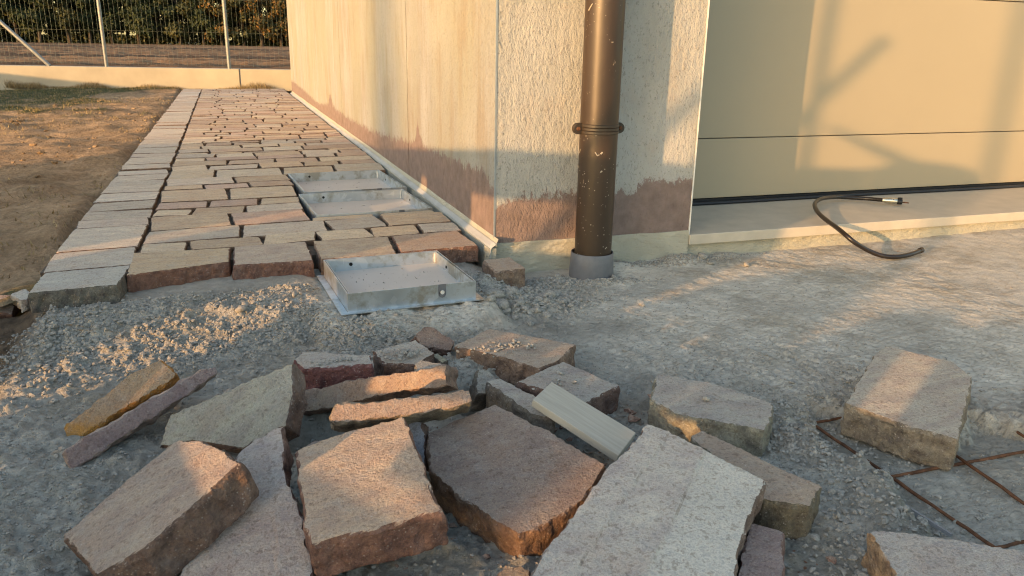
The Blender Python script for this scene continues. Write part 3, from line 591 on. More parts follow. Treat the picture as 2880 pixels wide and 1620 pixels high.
# membrane strip between wall and path
prof = [(-.0285,-.075),(-.028,-.014),(-.0277,-.010),(-.026,-.003),(-.021,.001),(-.014,.005),(-.0085,.0085),(-.0075,.0065),(-.0068,.001)]
V = []; ys = np.linspace(-.045, 6.84, 220); F = []; n = len(prof)
for y in ys:
    wv = .004*float(vn(np.array([[y*2.3, .5, .5]]))[0])+.002*float(vn(np.array([[y*9, .5, 9.5]]))[0])
    for i, (x, z) in enumerate(prof): s_ = min(1, i/3)*(1 if i < 6 else .3); V.append((x+wv*s_*.8+.003*(i < 6), y, z+wv*.8*(0 < i < 8)))
F = [(j*n+i, j*n+i+1, (j+1)*n+i+1, (j+1)*n+i) for j in range(len(ys)-1) for i in range(n-1)]
o = mesh_obj('wall_membrane', V, F, M_membrane, house, True); md = o.modifiers.new('s', 'SOLIDIFY'); md.thickness = .0008
V = []; n = 3; ys = np.linspace(-.04, 6.83, 160)
for y in ys:
    wv = .003*float(vn(np.array([[y*5, 2.5, .5]]))[0]); wv = wv if y > .01 else 0; V += [(-.0058,y,.002), (-.0048,y,.010+wv), (-.0004,y,.020+wv)]
mesh_obj('wall_skirting', V, [(j*3+i, j*3+i+1, (j+1)*3+i+1, (j+1)*3+i) for j in range(len(ys)-1) for i in range(2)], M_coat, house, True)
m_ = MB(); m_.box((-.0268,-.041,-.12), (-.0065,6.83,-.004)); m_.done('wall_foot', M_coat, house)
m_ = MB(); m_.box((-.006,-.0046,-.12), (-.0003,6.83,.008)); m_.done('wall_foot', M_coat, house)
# downpipe
PX, PY = .257, -.095
q = MB(); q.tube([(PX,PY,z) for z in (-.07,.3,.6,.9,1.5,2.9)], .0505, 40); dp = q.done('downpipe', M_pipe, house, True)
q = MB(); q.tube([(PX-.002,PY,z) for z in (-.12,-.10,-.05,-.018,-.0165)], [.064,.063,.0605,.0585,.0575], 40, cap=False); s_ = q.done('ground_socket', M_grey, dp, True); md = s_.modifiers.new('s', 'SOLIDIFY'); md.thickness = .003
CZ = .318
q = MB()
for z, r in ((CZ-.0085,.0512),(CZ,.0509),(CZ+.0085,.0512)):
    q.tube([(PX,PY,z-.0045),(PX,PY,z-.003),(PX,PY,z+.003),(PX,PY,z+.0045)], [r-.0005,r+.0012,r+.0012,r-.0005], 40)
for s_ in (-1, 1):
    q.tube([(PX+s_*.060, PY-.004, CZ), (PX+s_*.060, PY+.0, CZ), (PX+s_*.060, PY+.0085, CZ)], [.013,.0145,.0145], 20); q.box((PX+s_*.056-.004, PY-.003, CZ-.0145), (PX+s_*.056+.004, PY+.008, CZ+.0145))
q.tube([(PX,PY+.048,CZ),(PX,-.001,CZ)], .006, 10)
q.done('pipe_clamp', M_clamp, dp, True)
for s_ in (-1, 1):
    q = MB(); q.tube([(PX+s_*.061, PY-.0075, CZ), (PX+s_*.061, PY-.004, CZ)], [.0045,.0058], 12); q.box((PX+s_*.061-.0040,PY-.0080,CZ-.0006),(PX+s_*.061+.0040,PY-.0074,CZ+.0006)); q.done('screw', M_rust, dp)
def drip(pix, w):
    pts = []
    for x, y in pix:
        r_ = ray(x, y); a = r_[0]**2+r_[1]**2; ox, oy = CAM[0]-PX, CAM[1]-PY; b = 2*(ox*r_[0]+oy*r_[1]); c = ox*ox+oy*oy-.0512**2; D_ = b*b-4*a*c
        if D_ < 0: return
        t = (-b-math.sqrt(D_))/(2*a); pts.append(CAM+r_*t)
    q = MB(); q.tube(pts, w, 6); q.done('paint_drip', M_paintdrip, dp, True)
drip([(1491,9),(1486,17),(1481,26)], .0016); drip([(1541,105),(1541,107)], .0026); drip([(1497,383),(1503,392),(1508,389)], .0016); drip([(1516,383),(1511,388)], .0022); drip([(1454,415),(1456,421)], .0018); drip([(1515,430),(1510,434)], .0018); drip([(1465,110),(1464,130)], .0013); drip([(1460,375),(1458,385)], .001)
# ------------------------------------------------------------------ low wall and mesh fence
WA, WB = np.array([.05,7.86]), np.array([-3.06,8.62]); wd = _n(WA-WB); wn = np.array([wd[1], -wd[0]]); ang = math.atan2(wd[1], wd[0])
lw = empty('low_wall', (WA[0], WA[1], -.05)); lw.rotation_euler.z = ang; tag(lw, 'long low pale concrete wall at the end of the yard, below the mesh fence', 'wall')
jx = -float(np.linalg.norm(onp(605,190,(WA[0],WA[1],0),(wn[0],wn[1],0))[:2]-WA))
for a, b in ((-9.5, jx-.014), (jx+.002, 3.0)):
    q = MB(); q.box((a,0,-.2), (b,.16,.255)); q.done('wall_section', M_concrete, lw, bevel=.004)
q = MB(); q.box((jx-.0135,.012,-.2), (jx+.0015,.15,.245)); q.done('joint_filler', M_grey, lw)
fence = tag(empty('mesh_fence', (WA[0], WA[1], .205)), 'tall welded wire mesh fence on galvanised posts standing on the low wall', 'fence'); fence.rotation_euler.z = ang; cpl = WA-wn*.08*-1 
mid = WA+np.array([-wd[1], wd[0]])*.08
def fx(px, py):
    p = onp(px, py, (mid[0],mid[1],0), (wn[0],wn[1],0)); return float((p[:2]-WA)@wd), float(p[2])
posts = [fx(268,165)[0], fx(577,172)[0]]; sp = posts[1]-posts[0]; posts = [posts[0]-2*sp, posts[0]-sp]+posts+[posts[1]+sp]
for x in posts:
    q = MB(); q.tube([(x,.08,0),(x,.08,1.9)], .0195, 12); q.done('post', M_post, fence, True)
a = fx(127,165); b = fx(-2,50); ex = (b[0]-a[0]); ez = (b[1]-a[1]); q = MB(); q.tube([(a[0],.06,0),(a[0]+ex*2.2,.06,ez*2.2)], .022, 10); q.done('brace', M_post, fence, True)
q = MB(); x = posts[0]
while x < posts[-1]: q.box((x-.0007,.0985,.02), (x+.0007,.1000,1.88)); x += .05
for k in range(6): z = .04+k*.36; q.box((posts[0],.1013,z-.0006), (posts[-1],.1026,z+.0006))
o = q.done('wire_mesh', M_wire, fence)
# ------------------------------------------------------------------ grass
def blades(name, X, Y, Z, H, W, mat, label, cat='grass'):
    n = len(X); r = np.random.default_rng(len(X)); a = r.uniform(0, 6.28, n); lean = r.normal(0, .45, (n, 2)); V = np.zeros((n, 3, 3)); dx, dy = np.cos(a)*W/2, np.sin(a)*W/2
    V[:,0] = np.stack([X-dx, Y-dy, Z], 1); V[:,1] = np.stack([X+dx, Y+dy, Z], 1); V[:,2] = np.stack([X+lean[:,0]*H, Y+lean[:,1]*H, Z+H], 1)
    me = bpy.data.meshes.new(name); me.vertices.add(3*n); me.vertices.foreach_set('co', V.ravel()); me.loops.add(3*n); me.loops.foreach_set('vertex_index', np.arange(3*n)); me.polygons.add(n); me.polygons.foreach_set('loop_start', np.arange(n)*3); me.update(calc_edges=True)
    me.materials.append(mat); o = bpy.data.objects.new(name, me); link(o); return tag(o, label, cat, kind='stuff')
X = rng.uniform(-7, -1.14, 60000); Y = rng.uniform(1.2, 8.3, 60000); h_, g_ = yard_maps(X, Y); k = (rng.random(60000) < g_*.9)
k &= Y < 7.86+(.05-X)*.245-.05
blades('yard_grass', X[k], Y[k], h_[k]-.003, rng.uniform(.012, .04, k.sum()), rng.uniform(.003, .007, k.sum()), M_grass, 'patchy short green grass growing in the bare yard')
X = rng.uniform(-3.0, 1.0, 9000); Y = 7.86+(.05-X)*.245-np.abs(rng.normal(0, .07, 9000))-.01; k = (X < -1.1) | (Y > 7.64); X, Y = X[k], Y[k]
cl_ = np.clip(fbm(np.stack([X, Y*0, Y*0], 1), .3, 2)+.75, .1, 2); kk = rng.random(len(X)) < cl_; X, Y, cl_ = X[kk], Y[kk], cl_[kk]
blades('dry_grass', X, Y, X*0-.035, rng.uniform(.02, .065, len(X))*cl_, rng.uniform(.003, .007, len(X)), M_dry, 'tufts of dry yellow grass along the foot of the low wall')
X = rng.uniform(-5, -1.13, 26000); Y = rng.uniform(.3, 8, 26000); nn = fbm(np.stack([X, Y, X*0], 1), .35, 3); k = (nn > .35) & (Y < 7.86+(.05-X)*.245-.05); X, Y = X[k], Y[k]
blades('straw_litter', X, Y, yard_maps(X, Y)[0], rng.uniform(.006, .02, len(X)), rng.uniform(.003, .008, len(X)), M_dry, 'dry straw and stubble lying over the brown yard soil')
X = rng.uniform(-4.5, -1.12, 1500); Y = rng.uniform(0, 7.5, 1500); S_ = .004+.016*rng.random(1500)**4
tag(clump_mesh('soil_clods', X, Y, S_, yard_maps(X, Y)[0]+S_*.2, M_yard, 1, .6, 9), 'small clods and stones lying on the yard soil', 'soil clods', kind='stuff')
q = MB(); 
P_ = onz(55, 217, -.03); q.box((P_[0]-.22,P_[1]-.04,-.045), (P_[0]+.22,P_[1]+.04,-.02)); tag(q.done('concrete_strip', M_lime), 'pale flat strip lying in the shaded grass by the low wall', 'strip')
# ------------------------------------------------------------------ trees beyond the field
def crown_mesh(seed, h, r, n, mat, leaf=.20):
    rg_ = np.random.default_rng(seed); k = 34; cz = .8+rg_.random(k)**.9*(h-1.2); rad = r*np.sqrt(np.clip(1-((cz/h-.45)/.62)**2, .05, 1)); an = rg_.uniform(0, 6.28, k); rr = rad*np.sqrt(rg_.random(k))*.85
    C_ = np.stack([rr*np.cos(an), rr*np.sin(an), cz], 1); S_ = rg_.uniform(.45, 1.15, k); w_ = rg_.choice(k, n, p=S_**2/np.sum(S_**2)); d = rg_.normal(0, 1, (n, 3)); d /= np.linalg.norm(d, axis=1)[:, None]
    Q = C_[w_]+d*(S_[w_]*rg_.random(n)**.35)[:, None]*np.array([1,1,.8]); u = rg_.normal(0, 1, (n, 3)); u /= np.linalg.norm(u, axis=1)[:, None]; v = np.cross(u, d); v /= np.linalg.norm(v, axis=1)[:, None]+1e-9
    s_ = (leaf*rg_.uniform(.5, 1.2, n))[:, None]; V = np.stack([Q-u*s_, Q+v*s_*.55, Q+u*s_, Q-v*s_*.55], 1).reshape(-1, 3)
    me = bpy.data.meshes.new('crown'); me.vertices.add(4*n); me.vertices.foreach_set('co', V.ravel()); me.loops.add(4*n); me.loops.foreach_set('vertex_index', np.arange(4*n)); me.polygons.add(n); me.polygons.foreach_set('loop_start', np.arange(n)*4); me.update(calc_edges=True)
    me.materials.append(mat); return me
def trunk_mesh(seed, h):
    rg_ = random.Random(seed); q = MB(); pts = [(0,0,-.2)]; 
    for i in range(5): pts.append((pts[-1][0]+rg_.uniform(-.12,.12), pts[-1][1]+rg_.uniform(-.12,.12), h*.16*(i+1)))
    q.tube(pts, [.19,.16,.14,.11,.08,.04], 7)
    for i in range(7):
        b = pts[1+i%4]; a = rg_.uniform(0, 6.28); L = rg_.uniform(.9, 1.9); q.tube([b, (b[0]+math.cos(a)*L*.5, b[1]+math.sin(a)*L*.5, b[2]+L*.55), (b[0]+math.cos(a)*L*.8, b[1]+math.sin(a)*L*.8, b[2]+L*1.2)], [.06,.04,.015], 5)
    me = bpy.data.meshes.new('trunk'); me.from_pydata(q.V, [], q.F); me.materials.append(M_bark); return me
CM = {'d': [crown_mesh(s, 9, 2.5, 6600, M_leafd) for s in (1,2,3)], 'm': [crown_mesh(s, 9, 2.4, 5600, M_leafm) for s in (4,5)], 'o': [crown_mesh(s, 8.5, 2.3, 5000, M_leafo) for s in (6,7)]}
TM = [trunk_mesh(s, 8) for s in (1,2,3)]
tl = [(-27,'d'),(-24.2,'m'),(-21.6,'d'),(-19.4,'d'),(-16.6,'m'),(-14.6,'d'),(-12.4,'d'),(-9.6,'d'),(-7.6,'d'),(-5.2,'m'),(-2.6,'d'),(-.6,'o'),(1.9,'m'),(3.9,'o'),(6.2,'o'),(8.4,'m'),(10.8,'d')]
tl2 = [(x+1.3, 'd' if i%3 else 'm', 1) for i, (x, c) in enumerate(tl)]; tl = [(x, c, 0) for x, c in tl]+tl2
names = {'d': 'dark green', 'm': 'olive green', 'o': 'sun-tinted orange'}
ordn = ['leftmost','second','third','fourth','fifth','sixth','seventh','eighth','ninth','tenth','eleventh','twelfth','thirteenth','fourteenth','fifteenth','sixteenth','last']
for i, (x, c, bk) in enumerate(tl):
    t = empty('broadleaf_tree', (x, (106 if bk else 101)+random.uniform(-1.2, 1.2), -.15)); t.rotation_euler.z = random.uniform(0, 6.28); s = random.uniform(.95, 1.2); t.scale = (s, s, s)
    tag(t, f"{names[c]} leafy tree, {ordn[i%17]} from the left in the {'back' if bk else 'front'} row beyond the field", 'tree', 'trees beyond the field')
    o = bpy.data.objects.new('crown', random.choice(CM[c])); link(o, t); o = bpy.data.objects.new('trunk', TM[i%3]); link(o, t)
n = 15000; X = rng.uniform(-34, 16, n); Y = 104+rng.normal(0, 1.2, n); hh = np.clip(1.5+.9*fbm(np.stack([X, X*0, X*0], 1), 3.5, 3), .3, 3.2); Z = rng.random(n)*hh-.2
me = crown_mesh(31, 5, 2, 10, M_leafm); u = rng.normal(0, 1, (n, 3)); u /= np.linalg.norm(u, axis=1)[:, None]; v = rng.normal(0, 1, (n, 3)); v /= np.linalg.norm(v, axis=1)[:, None]; Q = np.stack([X, Y, Z], 1); s_ = .22
V = np.stack([Q-u*s_, Q+v*s_*.6, Q+u*s_, Q-v*s_*.6], 1).reshape(-1, 3); me = bpy.data.meshes.new('undergrowth'); me.vertices.add(4*n); me.vertices.foreach_set('co', V.ravel()); me.loops.add(4*n); me.loops.foreach_set('vertex_index', np.arange(4*n)); me.polygons.add(n); me.polygons.foreach_set('loop_start', np.arange(n)*4); me.update(calc_edges=True)
me.materials.append(M_leafm); o = bpy.data.objects.new('undergrowth', me); link(o); tag(o, 'low tangled undergrowth below the far row of trees', 'undergrowth', kind='stuff')
# ------------------------------------------------------------------ the heap of loose stones
TAN=(.40,.31,.225); MAU=(.26,.175,.155); GRY=(.33,.31,.275); BRN=(.27,.195,.15); GRN=(.30,.295,.235); PNK=(.41,.345,.30); PAL_=(.44,.405,.36)
DSIDE=(.125,.085,.07); RSIDE=(.165,.10,.078); GSIDE=(.15,.135,.11)
U = (0,0,1)
stones = [
 ('S17', [(1220,960),(1255,948),(1400,1020),(1392,1052),(1330,1040)], (0,0,1), (1300,990,-.030), .055, GRY, GSIDE, 'grey block under the upper end of the wooden lath'),
 ('S16', [(1298,960),(1415,907),(1562,970),(1475,1014)], (.03,0,1), (1420,950,-.034), .050, GRY, DSIDE, 'flat grey square stone just right of the upper end of the wooden lath'),
 ('S14', [(1143,869),(1228,825),(1452,866),(1405,908),(1358,928),(1250,896)], (.02,-.03,1), (1300,870,-.030), .050, (.34,.28,.22), (.19,.14,.105), 'large tan slab at the top of the heap with crumbs on its face'),
 ('S12', [(935,883),(1045,853),(1095,887),(1050,918),(965,915)], (0,-.08,1), (1010,885,-.028), .060, (.36,.34,.30), DSIDE, 'grey mortar-dusted block behind the two lit bars'),
 ('S13', [(1040,846),(1072,817),(1092,821),(1147,860),(1135,886),(1058,872)], (.15,-.60,.75), (1135,886,-.060), .045, (.25,.18,.14), DSIDE, 'small dark brown wedge-shaped stone behind the tan slab corner'),
 ('S15', [(1083,893),(1100,886),(1132,905),(1110,915)], (0,-.3,.95), (1100,900,-.045), .030, (.30,.29,.21), GSIDE, 'tiny greenish chip between the wedge stone and the mortar mound'),
 ('S27', [(1200,926),(1226,926),(1252,952),(1240,985),(1195,1000)], (.15,-.45,.88), (1225,950,-.040), .050, (.27,.265,.235), GSIDE, 'small grey stone at the right end of the longer lit bar'),
 ('S10', [(736,906),(762,882),(935,893),(940,917),(870,921),(758,926)], (0,-.02,1), (850,905,-.022), .060, (.36,.34,.30), (.17,.08,.075), 'grey-topped stone with a mauve front behind the greenish leaning slab'),
 ('S28', [(1040,918),(1052,905),(1125,914),(1130,940),(1050,945)], (0,-.1,1), (1080,920,-.012), .040, (.30,.28,.24), GSIDE, 'thin grey sliver peeping over the longer lit bar'),
 ('S8', [(756,984),(900,952),(1125,916),(1130,970),(1000,990),(830,1030),(756,1042)], (-.55,-.65,.52), (1125,916,.025), .050, (.31,.23,.165), (.22,.16,.125), 'long split bar of stone with its lit side up, rear of the two bars'),
 ('S9', [(845,1015),(900,1012),(1183,975),(1192,1015),(1050,1045),(850,1068),(828,1055),(834,1030)], (-.12,-.75,.64), (1183,975,.040), .060, (.30,.225,.175), (.20,.18,.14), 'shorter rough bar of stone with speckled face, front of the two bars'),
 ('S29', [(745,1140),(780,1112),(905,1085),(920,1110),(760,1170)], (0,-.1,1), (840,1120,-.045), .040, (.22,.19,.165), DSIDE, 'shaded grey stone mostly hidden below the tan square slab'),
 ('S18', [(1072,1090),(1130,1062),(1247,1015),(1400,1092),(1525,1169),(1472,1259),(1380,1318),(1305,1349),(1212,1291),(1145,1246),(1075,1180)], (-.10,-.10,.99), (1300,1180,-.030), .052, (.25,.20,.165), (.17,.115,.08), 'large dark brown slab in the middle of the heap'),
 ('S7', [(1018,1062),(1058,1059),(1073,1092),(1071,1182),(1050,1165)], (-.45,-.55,.7), (1058,1060,-.010), .030, (.22,.23,.25), DSIDE, 'narrow bluish stone standing behind the tan square slab'),
 ('ochre', [(157,1075),(200,1042),(330,935),(405,901),(448,940),(430,960),(300,1038),(190,1105),(165,1103)], (-.22,-.62,.75), (190,1105,-.088), .045, (.31,.225,.14), (.36,.19,.05), 'brown stone with an orange ochre end, farthest left of the heap'),
 ('bar', [(157,1133),(300,1050),(505,928),(545,918),(553,940),(420,1030),(178,1188)], (.25,-.80,.55), (178,1188,-.088), .050, (.22,.165,.155), (.30,.25,.22), 'long narrow mauve bar beside the ochre-ended stone'),
 ('green', [(396,1127),(425,1042),(560,985),(738,907),(742,990),(722,1072),(610,1130),(480,1112)], (-.42,-.52,.74), (425,1042,-.045), .050, (.30,.29,.235), (.14,.10,.08), 'greenish grey slab leaning up with its broad face to the viewer'),
 ('S5', [(603,1130),(660,1095),(715,1071),(722,1110),(717,1180),(745,1250),(770,1330),(788,1410),(795,1560),(430,1560),(440,1455)], (-.10,-.26,.95), (700,1120,.005), .050, PNK, (.16,.11,.095), 'pinkish grey slab with a jagged right edge between the two warm slabs'),
 ('S4', [(152,1345),(300,1218),(440,1104),(500,1102),(560,1130),(609,1161),(480,1280),(350,1390),(240,1455),(200,1400)], (-.42,-.05,.90), (440,1104,.015), .055, (.35,.275,.215), (.135,.095,.075), 'brown slab in the front left corner of the heap with a sunlit edge strip'),
 ('S6', [(742,1132),(850,1090),(1016,1044),(1045,1110),(1070,1180),(1115,1286),(1000,1318),(885,1345),(776,1376),(760,1290),(750,1210)], (-.13,-.08,.985), (930,1200,.010), .052, (.42,.315,.225), (.175,.105,.082), 'tan square slab with a red-brown front edge, sunlit in the middle foreground'),
 ('S21', [(1886,1310),(1973,1333),(1977,1520),(1830,1520)], (0,0,1), (1920,1380,-.036), .050, (.245,.20,.19), (.15,.10,.09), 'mauve block tucked under the right side of the big pale slab'),
 ('S20', [(1735,1100),(1762,1079),(1870,1128),(1960,1175),(2072,1224),(2042,1278),(1917,1257)], (.02,-.05,1), (1900,1190,-.025), .060, (.335,.27,.21), (.125,.115,.085), 'brown slab sticking out under the right side of the pale slab'),
 ('S22', [(1636,1004),(1652,938),(1800,965),(1947,1013),(1946,1045),(1926,1083),(1800,1062),(1700,1042)], (0,-.03,1), (1790,1010,-.030), .056, (.335,.315,.28), (.20,.20,.16), 'grey slab lying behind the big pale slab with a small pebble on it'),
 ('S23', [(2198,890),(2225,870),(2250,872),(2400,910),(2450,950),(2440,990),(2412,1108),(2290,1075),(2180,1035),(2124,1015)], (-.06,-.04,1), (2300,980,-.030), .060, (.37,.335,.28), (.20,.18,.14), 'lone light grey slab at the far right above the rusty mesh'),
 ('S24', [(2180,1332),(2260,1334),(2430,1360),(2640,1392),(2700,1560),(2330,1560),(2262,1470),(2225,1400)], (-.12,-.12,.98), (2400,1400,-.028), .058, (.35,.335,.31), (.34,.25,.16), 'pale slab cut off by the bottom right of the photo'),
 ('S25', [(1228,1455),(1268,1423),(1310,1416),(1336,1432),(1350,1520),(1230,1520)], (0,-.2,1), (1280,1430,-.045), .04, (.27,.20,.13), DSIDE, 'small brown stone at the bottom edge beside the big pale slab'),
 ('lath', None, None, None, 0, None, None, None),
 ('S19', [(1628,1062),(1700,1088),(1760,1116),(1850,1160),(1932,1199),(1926,1218),(1898,1280),(1880,1330),(1862,1390),(1850,1560),(1270,1560),(1330,1450),(1362,1395),(1420,1320),(1475,1250),(1520,1175),(1600,1100)], (-.03,-.15,.98), (1628,1062,.030), .052, PAL_, (.16,.125,.105), 'biggest pale grey slab on top of the heap'),
 ('cube', [(1212,654),(1284,646),(1324,675),(1246,684)], (0,-.02,1), (1260,665,-.020), .085, (.37,.29,.215), (.20,.155,.12), 'small cube-shaped stone sunk in mortar beside the corner of the house'),
 ('L1', [(-60,735),(0,739),(42,744),(33,792),(-60,780)], (.15,-.5,.85), (42,744,-.075), .05, (.30,.25,.21), (.15,.10,.085), 'reddish broken stone on the dark soil at the left edge'),
 ('L2', [(22,740),(66,724),(77,734),(73,752),(50,757)], (0,-.15,1), (60,740,-.060), .03, (.52,.49,.42), (.45,.42,.36), 'small whitish stone against the corner of the path edging'),
]
for i, (k, pix, n, an, th, fc, sd, lb) in enumerate(stones):
    if k == 'lath': continue
    big_ = k in ('S24', 'S19', 'S5', 'S4', 'S6')
    o = put_stone('loose_stone', pix, n, an, th, fc, sd, 20+i, voxel=.0042, chip=.0024 if k not in ('cube',) else .002, rough=.0027, ridges={'S19': [(1678,1095,1537,1304,-.0022,.05),(1778,1124,1658,1375,-.0025,.85)], 'S5': [(670,1080,700,1420,.0025,.12)], 'S4': [(300,1260,470,1115,-.0016,0)]}.get(k, ()))
    if k == 'ochre': o['ochre'] = 1.0
    tag(o, lb, 'stone', 'loose stones heaped in front of the path')
XX, YY, SS = scatter(420, -.38, -1.05, .22, .16, .002, .011, 3.0); ZZ = ground_maps(XX, YY)[0]+SS*.3; o = clump_mesh('stone_chips', XX, YY, SS, ZZ, M_stone, 1, .5, 12, .4); o.color = (.30,.225,.18,1); o['side'] = (.20,.13,.10)
tag(o, 'small brown stone chips lying between the stones of the heap', 'stone chips', kind='stuff')
# lath
n = _n(np.array((.10,-.22,.97))); A = onz(1388,960,.004); P = [onp(x, y, A, n) for x, y in ((1340,1005),(1388,960),(1600,1088),(1556,1146))]
xa = _n(P[2]-P[1]); ya = np.cross(n, xa); c0 = np.mean(P, 0); L_ = [((p-c0)@xa, (p-c0)@ya) for p in P]
V = [(x, y, 0) for x, y in L_]+[(x, y, -.013) for x, y in L_]; o = mesh_obj('wooden_lath', V, [(3,2,1,0),(4,5,6,7),(0,1,5,4),(1,2,6,5),(2,3,7,6),(3,0,4,7)], M_wood)
o.matrix_world = Matrix(((xa[0],ya[0],n[0],c0[0]),(xa[1],ya[1],n[1],c0[1]),(xa[2],ya[2],n[2],c0[2]),(0,0,0,1))); md = o.modifiers.new('b', 'BEVEL'); md.width = .0012; md.segments = 2
tag(o, 'thin pale wooden lath propped between two grey stones', 'lath')
pb = onz(1777, 1003, -.026); o = clump_mesh('pebble', np.array([pb[0]]), np.array([pb[1]]), np.array([.0068]), np.array([pb[2]]), M_crumb, 2, .7, 3, .1); tag(o, 'dark smooth pebble lying on the grey slab behind the big pale one', 'pebble')
# ------------------------------------------------------------------ rusty mesh in the pit
rm = tag(empty('rebar_mesh', (.4,-1.2,-.11)), 'rusty steel reinforcing mesh in the shallow pit at the right', 'reinforcing mesh')
def bar(x0, y0, x1, y1, z, dz=0, r=.0026):
    a = onz(x0, y0, z); b = onz(x1, y1, z+dz); L = np.linalg.norm(b-a); k = max(3, int(L/.02)); pts = [a+(b-a)*t/k+np.array([0,0,.0008*random.uniform(-1,1)]) for t in range(k+1)]
    q = MB(); q.tube([Vector(p)-Vector((.4,-1.2,-.11)) for p in pts], [r*(1+.12*random.uniform(-1,1)) for _ in pts], 8); q.done('bar', M_rust, rm, True)
bar(2040,1064,2500,1376,-.095); bar(2445,1014,2660,1152,-.094); bar(2396,1140,2700,1352,-.095); bar(2155,1216,2620,1128,-.099); bar(2030,1068,2140,1047,-.093); bar(2500,1380,2700,1335,-.099)
a = onz(2195,1236,-.104); b = onz(2390,1362,-.108); q = MB(); d = _n(b-a); s_ = _n(np.cross(d, (0,0,1)))*.006
q.V = [tuple(a-s_), tuple(b-s_), tuple(b+s_), tuple(a+s_)]+[tuple(p+np.array([0,0,.012])) for p in (a-s_*.3, b-s_*.3, b+s_*.3, a+s_*.3)]; q.F = [(0,3,2,1),(4,5,6,7),(0,1,5,4),(1,2,6,5),(2,3,7,6),(3,0,4,7)]
tag(q.done('edging_strip', simple('grey strip', (.22,.22,.22), .6)), 'thin grey edging strip half buried beside the rusty mesh', 'strip')
# ------------------------------------------------------------------ cable lock on the sill
cl_ = empty('cable_lock', tuple(onz(2222,505,0))); base = Vector(cl_.location); tag(cl_, 'black bicycle cable lock draped over the door sill onto the ground', 'cable lock')
ctrl = [(2222,503.5,.006),(2185,500,.004),(2150,498,.003),(2115,496,.006),(2084,497,.012),(2062,502,.018),(2050,512,.020),(2052,525,.016),(2063,540,.010),(2083,557,.004),(2104,572,.000),(2126,590,-.010),(2146,607,-.026),(2166,620,-.044),(2184,630,-.058),(2205,639,-.069),(2228,645,-.075),(2257,646,-.076),(2290,640,-.074),(2318,629,-.070)]
pts = [Vector(onz(x, y, z))-base for x, y, z in ctrl]
def crom(P, k=5):
    out = []
    for i in range(len(P)-1):
        p0, p1, p2, p3 = P[max(i-1, 0)], P[i], P[i+1], P[min(i+2, len(P)-1)]
        for j in range(k):
            t = j/k; out.append(.5*((2*p1)+(p2-p0)*t+(2*p0-5*p1+4*p2-p3)*t*t+(3*p1-p0-3*p2+p3)*t**3))
    return out+[P[-1]]
q = MB(); q.tube(crom(pts), .0072, 14); q.done('cable', M_cable, cl_, True)
e = pts[-1]; d = (pts[-1]-pts[-2]).normalized(); q = MB(); q.tube([e-d*.012, e+d*.001, e+d*.003], [.0090,.0094,.0080], 14); q.done('end_cap', M_cable, cl_, True)
L0 = pts[0]; dl = (Vector(onz(2275,508,.004))-base-L0).normalized(); q = MB(); q.tube([L0-dl*.004, L0+dl*.004, L0+dl*.020, L0+dl*.040, L0+dl*.046], [.0075,.0088,.0112,.0115,.0105], 18); lb = q.done('lock_body', M_brass, cl_, True)
side_ = dl.cross(Vector((0,0,1))).normalized(); 
if side_.y > 0: side_ = -side_
kp = L0+dl*.033+(side_*.75+Vector((0,0,.65))).normalized()*.0110; dn = (side_*.75+Vector((0,0,.65))).normalized(); q = MB(); q.tube([kp-dn*.001, kp+dn*.0014], [.0045,.0040], 14); q.done('keyhole_ring', M_rivet, lb, True)
q = MB(); q.tube([kp+dn*.0012, kp+dn*.0018], .0026, 12); q.done('keyhole', M_dark, lb)
q = MB(); q.tube([L0+dl*.046, L0+dl*.048, L0+dl*.062, L0+dl*.064], [.0085,.0112,.0112,.009], 16); q.box(tuple(L0+dl*.055+Vector((-.006,-.004,.008))), tuple(L0+dl*.055+Vector((.008,.004,.0145)))); q.done('end_plug', M_black, cl_, True)
q = MB(); c0 = L0+dl*.076+Vector((0,0,-.002)); q.tube([c0+dl*math.cos(a)*.011+side_*math.sin(a)*.006 for a in np.linspace(-math.pi, math.pi, 22)], .0016, 6); q.done('key_loop', M_rust, cl_, True)
# ------------------------------------------------------------------ unseen shadow casters behind the viewer, boards added to fit the shadow outlines
A2 = Vector((math.sin(SUN_AZ), math.cos(SUN_AZ), 0)); P2 = Vector((A2.y, -A2.x, 0)); TE = math.tan(SUN_EL)
def board(name, poly, s, label, cat, th=.03, mat=None, base=None):
    """upright board across the sun: outline in (u across, w height on the reference plane), standing at distance s along the light"""
    q = MB(); n_ = len(poly); org = A2*s; 
    for k in (0, -th):
        for u, w_ in poly: q.V.append(tuple(A2*k+P2*u+Vector((0,0,w_-s*TE))))
    q.F = [tuple(range(n_)), tuple(range(2*n_-1, n_-1, -1))]+[(i, n_+i, n_+(i+1)%n_, (i+1)%n_) for i in range(n_)]
    o = q.done(name, mat or M_wood); o.location = org; return tag(o, label, cat)
def wz(z, s): return z+s*TE
s = -2.5; g = -.1+s*TE
board('long_shade_panel', [(-2.76,g),(-.75,g),(-.75,.215),(-1.5,.168),(-2.32,.188),(-2.5,.12),(-2.71,.039)], s, 'long low panel added unseen behind the viewer to shade the path', 'panel')  # added panel, profile cut to shade the path and wall foot
board('notched_shade_panel', [(-.67,g),(-.19,g),(-.19,.246),(-.75,.212),(-.75,.116),(-.67,.116)], s, 'short notched panel added unseen behind the viewer to shape the shade', 'panel')  # added panel; its notch leaves a small sunlit slot on the wall
board('bridging_shade_plank', [(-.188,.121),(.16,.135),(.16,.270),(-.188,.246)], s, 'thick plank added unseen behind the viewer to shade the house corner', 'plank')  # added rail casting the bar of shade across the house corner
board('low_shade_plank', [(-.03,g),(.159,g),(.159,-.02),(-.03,-.015)], s, 'lowest plank added unseen behind the viewer to shade the plinth foot', 'plank')  # added strip that stops the sun below the lit corner patch
